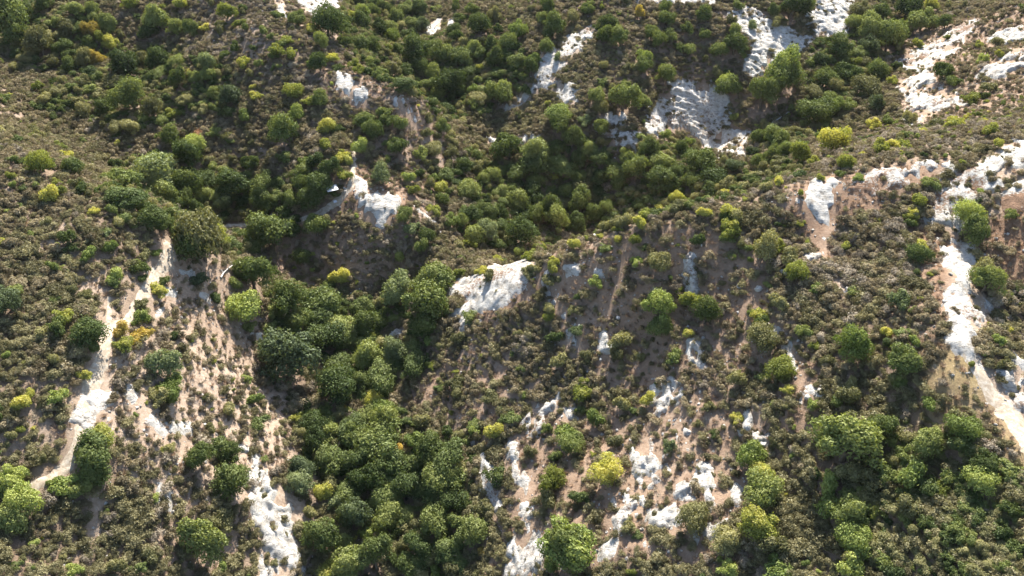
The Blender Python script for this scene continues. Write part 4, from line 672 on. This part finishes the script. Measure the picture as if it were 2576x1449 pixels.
for q, (k, lb) in enumerate((('so', 'dense olive-brown sagebrush covering the slopes'), ('sb', 'dull brown sagebrush covering the slopes'), ('sg', 'dry grey scrub mixed through the brush'))):
    m = (~ind) & (kd == q); stuff('sagebrush_cover', P3[m], size[m]*1.1, BV[k], lb, 'brush', 900+q)
# leafy undergrowth between the trees and yellow-green bushes too small to count
x, y, z, r = scatter(1.5, 43); px, py, dd = project(x, y, z); tc_ = treecover(x, y); td_ = traild(x, y); rd_ = rockd(x, y)
wood = np.full(len(x), -99.0)
for poly, kinds, wd in WOODS: wood = np.maximum(wood, sdf(px, py, poly))
p = np.where(wood > -20, .9, .035+.05*np.clip(fbm(x, y, 25, 831, 3)*2, 0, 1)); p = np.where((tc_ < .5) | (td_ < 1) | (rd_ > -1), 0, p*np.clip(cov(x, y)*1.3-.1, .05, 1))
m = r.random(len(x)) < p; s_ = r.uniform(1.0, 3.0, m.sum()); stuff('undergrowth', np.stack([x, y, z-.1], 1)[m], s_, UV, 'leafy green undergrowth filling the gully floors', 'undergrowth', 911)
p = .12+.30*np.clip(fbm(x, y, 28, 841, 3)*2-.1, 0, 1)
sky_ = sdf(px, py, [(1380,630),(1640,520),(2000,420),(2200,330),(2576,200),(2576,370),(2300,415),(2000,470),(1800,510),(1500,600)]); p = np.where(sky_ > 0, .95, p)
sky_ = sdf(px, py, [(660,0),(760,0),(950,150),(1140,290),(1120,330),(900,270),(800,180)]); p = np.where(sky_ > 0, .40, p)
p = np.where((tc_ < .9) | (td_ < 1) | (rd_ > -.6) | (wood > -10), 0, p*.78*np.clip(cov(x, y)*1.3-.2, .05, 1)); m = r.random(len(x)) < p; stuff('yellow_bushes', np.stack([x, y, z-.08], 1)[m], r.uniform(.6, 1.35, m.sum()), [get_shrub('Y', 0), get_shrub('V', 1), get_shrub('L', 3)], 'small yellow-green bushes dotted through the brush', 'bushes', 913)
# dry grass on the thin ground
GM = [tuft_mesh(61, SM['gr'], 70), tuft_mesh(62, SM['gr'], 90), tuft_mesh(63, SM['sg'], 80)]
for k, m_ in enumerate(GM):
    x_, y_ = hit([600+k*14], [880+k*10]); o = link('grass_tuft', m_, None, (x_[0], y_[0], float(H(x_, y_)[0]))); tag(o, ['straw coloured dry grass tuft on the tan scree', 'fuller straw coloured tuft beside it on the scree', 'grey dry tuft lowest of three on the tan scree'][k], 'grass tuft', 'dry grass tufts on the scree')
x, y, z, r = scatter(.8, 47); cv = cov(x, y); rd_ = rockd(x, y); td_ = traild(x, y); p = np.where(cv < .8, .62, .16); p = np.where((rd_ > 0) | (td_ < .1), 0.03, p); p = np.where(rockd(x, y, 'soil') > 0, .30, p); m = r.random(len(x)) < p
stuff('dry_grass', np.stack([x, y, z-.02], 1)[m], r.uniform(.45, 1.0, m.sum()), GM, 'dry straw and twigs over the thin soil', 'dry grass', 917, .25)
# ------------------------------------------------------------------ boulders and stones
def boulder_mesh(seed, sub=3):
    import bmesh
    bm = bmesh.new(); bmesh.ops.create_icosphere(bm, subdivisions=sub, radius=.5); co = np.array([v.co[:] for v in bm.verts]); rng = np.random.default_rng(seed)
    for k in range(9):     # planes knock flat faces off
        nn = sph(rng, 1)[0]; dd_ = co@nn; lim = rng.uniform(.26, .40); co -= np.clip(dd_-lim, 0, None)[:, None]*nn*.9
    co[:, 2] *= .7; co += .02*rng.normal(0, 1, co.shape)
    for v, c_ in zip(bm.verts, co): v.co = c_
    me = bpy.data.meshes.new('boulder'); bm.to_mesh(me); bm.free(); me.materials.append(rockm); return me
BM = [boulder_mesh(s_) for s_ in (1, 2, 3)]
BL = [(1972,688,20,'lone white boulder left of the big yellow shrub'),(1858,723,13,'small white boulder on the bare tan patch'),(1907,730,18,'white boulder right of its smaller neighbour on the tan patch'),(1769,852,10,'small white stone among the rounded dark shrubs'),
 (2133,790,15,'pale boulder beside the brushy dark slope'),(1940,676,15,'greyish boulder just above the lone white one'),(1921,1120,18,'white boulder above the leaning green tree'),(2115,1037,9,'tiny white stone beside the fresh green shrub'),
 (2030,1000,16,'square white boulder below the drip line'),(1190,1118,14,'small rock among dark twigs by the gully woods'),(868,482,7,'small white stone beside the shelter path'),(2480,655,12,'white stone near the right edge below the shrubs'),
 (2505,660,12,'white stone rightmost of the pair below the shrubs'),(2390,690,10,'small stone on the reddish verge of the chute'),(2375,760,10,'lower small stone on the reddish verge'),(1640,745,11,'small pale stone below the thin diagonal rib'),(1555,800,12,'slim pale stone on the reddish bare patch')]
for k, (a, b_, wd, lb) in enumerate(BL):
    x_, y_ = hit([a], [b_]); z_ = float(H(x_, y_)[0]); d_ = project(x_, y_, z_)[2][0]; s_ = wd*d_/F*1.2; o = link('boulder', BM[k % 3], None, (x_[0], y_[0], z_+.2*s_)); o.scale = (s_, s_, s_); o.rotation_euler = (0, 0, k*1.7); tag(o, lb, 'boulder', 'loose white boulders')
x, y, z, r = scatter(1.0, 53); cv = cov(x, y); rd_ = rockd(x, y); p = np.where((rd_ > -3.5) & (rd_ < .5), .85, np.where(cv < .6, .30, .05)); m = r.random(len(x)) < p
stuff('stones', np.stack([x, y, z], 1)[m], .12+.5*r.random(m.sum())**3, BM, 'small white stones strewn over bare ground', 'stones', 919, .5)
# ------------------------------------------------------------------ fallen trunks
def log_at(pp, r0, r1, label, lift=.35):
    x_, y_ = hit([a[0] for a in pp], [a[1] for a in pp]); z_ = H(x_, y_)+r0+np.linspace(0, lift, len(pp)); c_ = np.array([x_[0], y_[0], z_[0]]); P_ = np.stack([x_, y_, z_], 1)-c_
    R_ = np.linspace(r0, r1, len(pp)); L = [tube(list(P_), list(R_), 8)]
    for k in range(1, len(pp)): q = P_[k]; L.append(tube([q, q+np.array([.3*(-1)**k, .2, .45]), q+np.array([.7*(-1)**k, .25, .8])], [R_[k]*.6, R_[k]*.4, .015], 5))
    o = link('dead_log', mesh_np('dead_log', *joinparts(L), [pale_wood], True), None, c_); tag(o, label, 'log')
log_at([(556,700),(563,690),(575,680),(588,672)], .17, .07, 'bleached fallen trunk on the tip of the tan spur')
log_at([(592,630),(600,640),(608,655),(614,672)], .11, .05, 'slim grey fallen branch in shade above the bleached trunk')
log_at([(1990,280),(1965,298),(1940,315)], .2, .09, 'grey shaded fallen trunk below the big bright topped tree')
# dead bush skeletons
def skel(px_, py_, s_, label, seed):
    rng = np.random.default_rng(seed); L = []
    for k in range(26):
        th = rng.random()*2*PI; r_ = rng.uniform(.1, .5); zt = rng.uniform(.4, .9); m_ = (r_*.5*math.cos(th), r_*.5*math.sin(th), zt*.6); e_ = (r_*math.cos(th+.3), r_*math.sin(th+.3), zt)
        L.append(tube([(0, 0, -.05), m_, e_], [.018, .011, .004], 4)); L.append(tube([m_, (m_[0]*1.5+rng.normal(0, .05), m_[1]*1.5+rng.normal(0, .05), m_[2]+.25)], [.009, .003], 3))
    x_, y_ = hit([px_], [py_]); o = link('dead_bush', mesh_np('dead_bush', *joinparts(L), [twig]), None, (x_[0], y_[0], float(H(x_, y_)[0]))); o.scale = (s_, s_, s_); tag(o, label, 'dead bush', 'leafless dead bushes')
for k, (a, b_, s_, lb) in enumerate([(655,640,3.2,'dead grey bush in the shade right of the olive tree'),(770,690,3,'dead twiggy bush below the narrow green tree'),(1180,620,2.6,'dead pale bush beside the gully on the middle spur'),(1015,640,3,'leafless grey bush under the middle spur trees'),(1890,390,3.2,'shaded dead bush under the layered ledges'),(1660,800,2.4,'dead bush on the reddish bare patch of the near slope'),(1060,990,2.6,'leafless bush on the dark slope right of the gully'),(1530,1060,2.4,'dead bush between the near slope outcrops'),(640,860,2,'dead bush beside the little gully ledge'),(2140,610,2.2,'dead bush in the dark brush right of the gash')]): skel(a, b_, s_, lb, 70+k)
# ------------------------------------------------------------------ small shelter
x_, y_ = hit([838], [492]); d_ = project(x_, y_, H(x_, y_))[2][0]; u_ = d_/F; L_ = 24*u_; W_ = 19*u_; z_ = float(H(x_, y_)[0])
e = link('shelter', None, None, (x_[0], y_[0], z_)); e.rotation_euler = (0, 0, math.radians(24)); tag(e, 'small shelter with a flat white roof under the trees beside the dirt path', 'shelter')
def boxm(name, sx, sy, sz, m_, x=0, y=0, z=0, tilt=0):
    import bmesh
    bm = bmesh.new(); bmesh.ops.create_cube(bm, size=1); me = bpy.data.meshes.new(name)
    for v in bm.verts: v.co = (v.co.x*sx, v.co.y*sy, v.co.z*sz+v.co.y*tilt)
    bmesh.ops.bevel(bm, geom=bm.edges[:], offset=min(sx, sy, sz)*.15, segments=1, affect='EDGES'); bm.to_mesh(me); bm.free(); me.materials.append(m_); o = link(name, me, e, (x, y, z)); return o
boxm('roof', L_*1.15, W_*1.2, .06, metal, z=1.75, tilt=.12)
for sx in (-1, 1):
    for sy in (-1, 1): boxm('post', .09, .09, 2.4, bark, sx*L_*.48, sy*W_*.48, .55+.06*sy)
boxm('back_wall', L_*.96, .05, 1.3, bark, 0, W_*.5, .9); boxm('bench', L_*.7, .35, .08, pale_wood, 0, .1, .45)
x_, y_ = hit([846], [508]); z_ = float(H(x_, y_)[0]); P_ = bpy.data.meshes.new('board')
o = link('fallen_board', mesh_np('fallen_board', np.array([(-.6,-.3,0),(.6,-.25,.02),(.62,.3,.25),(-.58,.28,.22),(-.6,-.3,.05),(.6,-.25,.07),(.62,.3,.3),(-.58,.28,.27)])*.9, np.array([(3,2,1,0),(4,5,6,7),(0,1,5,4),(1,2,6,5),(2,3,7,6),(3,0,4,7)]), [metal]), None, (x_[0], y_[0], z_+.05)); o.rotation_euler = (0, 0, .5); tag(o, 'loose pale board lying beside the path below the shelter', 'board')

# ------------------------------------------------------------------ haze
hz = bpy.data.materials.new('haze'); hz.use_nodes = True; t = hz.node_tree; t.nodes.clear(); out = N(t, 'ShaderNodeOutputMaterial'); v = N(t, 'ShaderNodeVolumePrincipled')
v.inputs['Color'].default_value = (.93, .95, 1, 1); v.inputs['Density'].default_value = HAZE; v.inputs['Anisotropy'].default_value = .35; t.links.new(v.outputs[0], out.inputs['Volume'])
zb = float(GZ.min())-1.2; zt = max(CAM_Z+6, float(GZ.max())+20); x0, x1, y0, y1 = X0-3, X1+3, -40, Y1+3
V = np.array([(a, b_, c_) for c_ in (zb, zt) for a, b_ in ((x0, y0), (x1, y0), (x1, y1), (x0, y1))]); o = link('haze', mesh_np('haze', V, np.array([(0,3,2,1),(4,5,6,7),(0,1,5,4),(1,2,6,5),(2,3,7,6),(3,0,4,7)]), [hz])); tag(o, 'thin bright air over the hills', None, None, 'stuff')
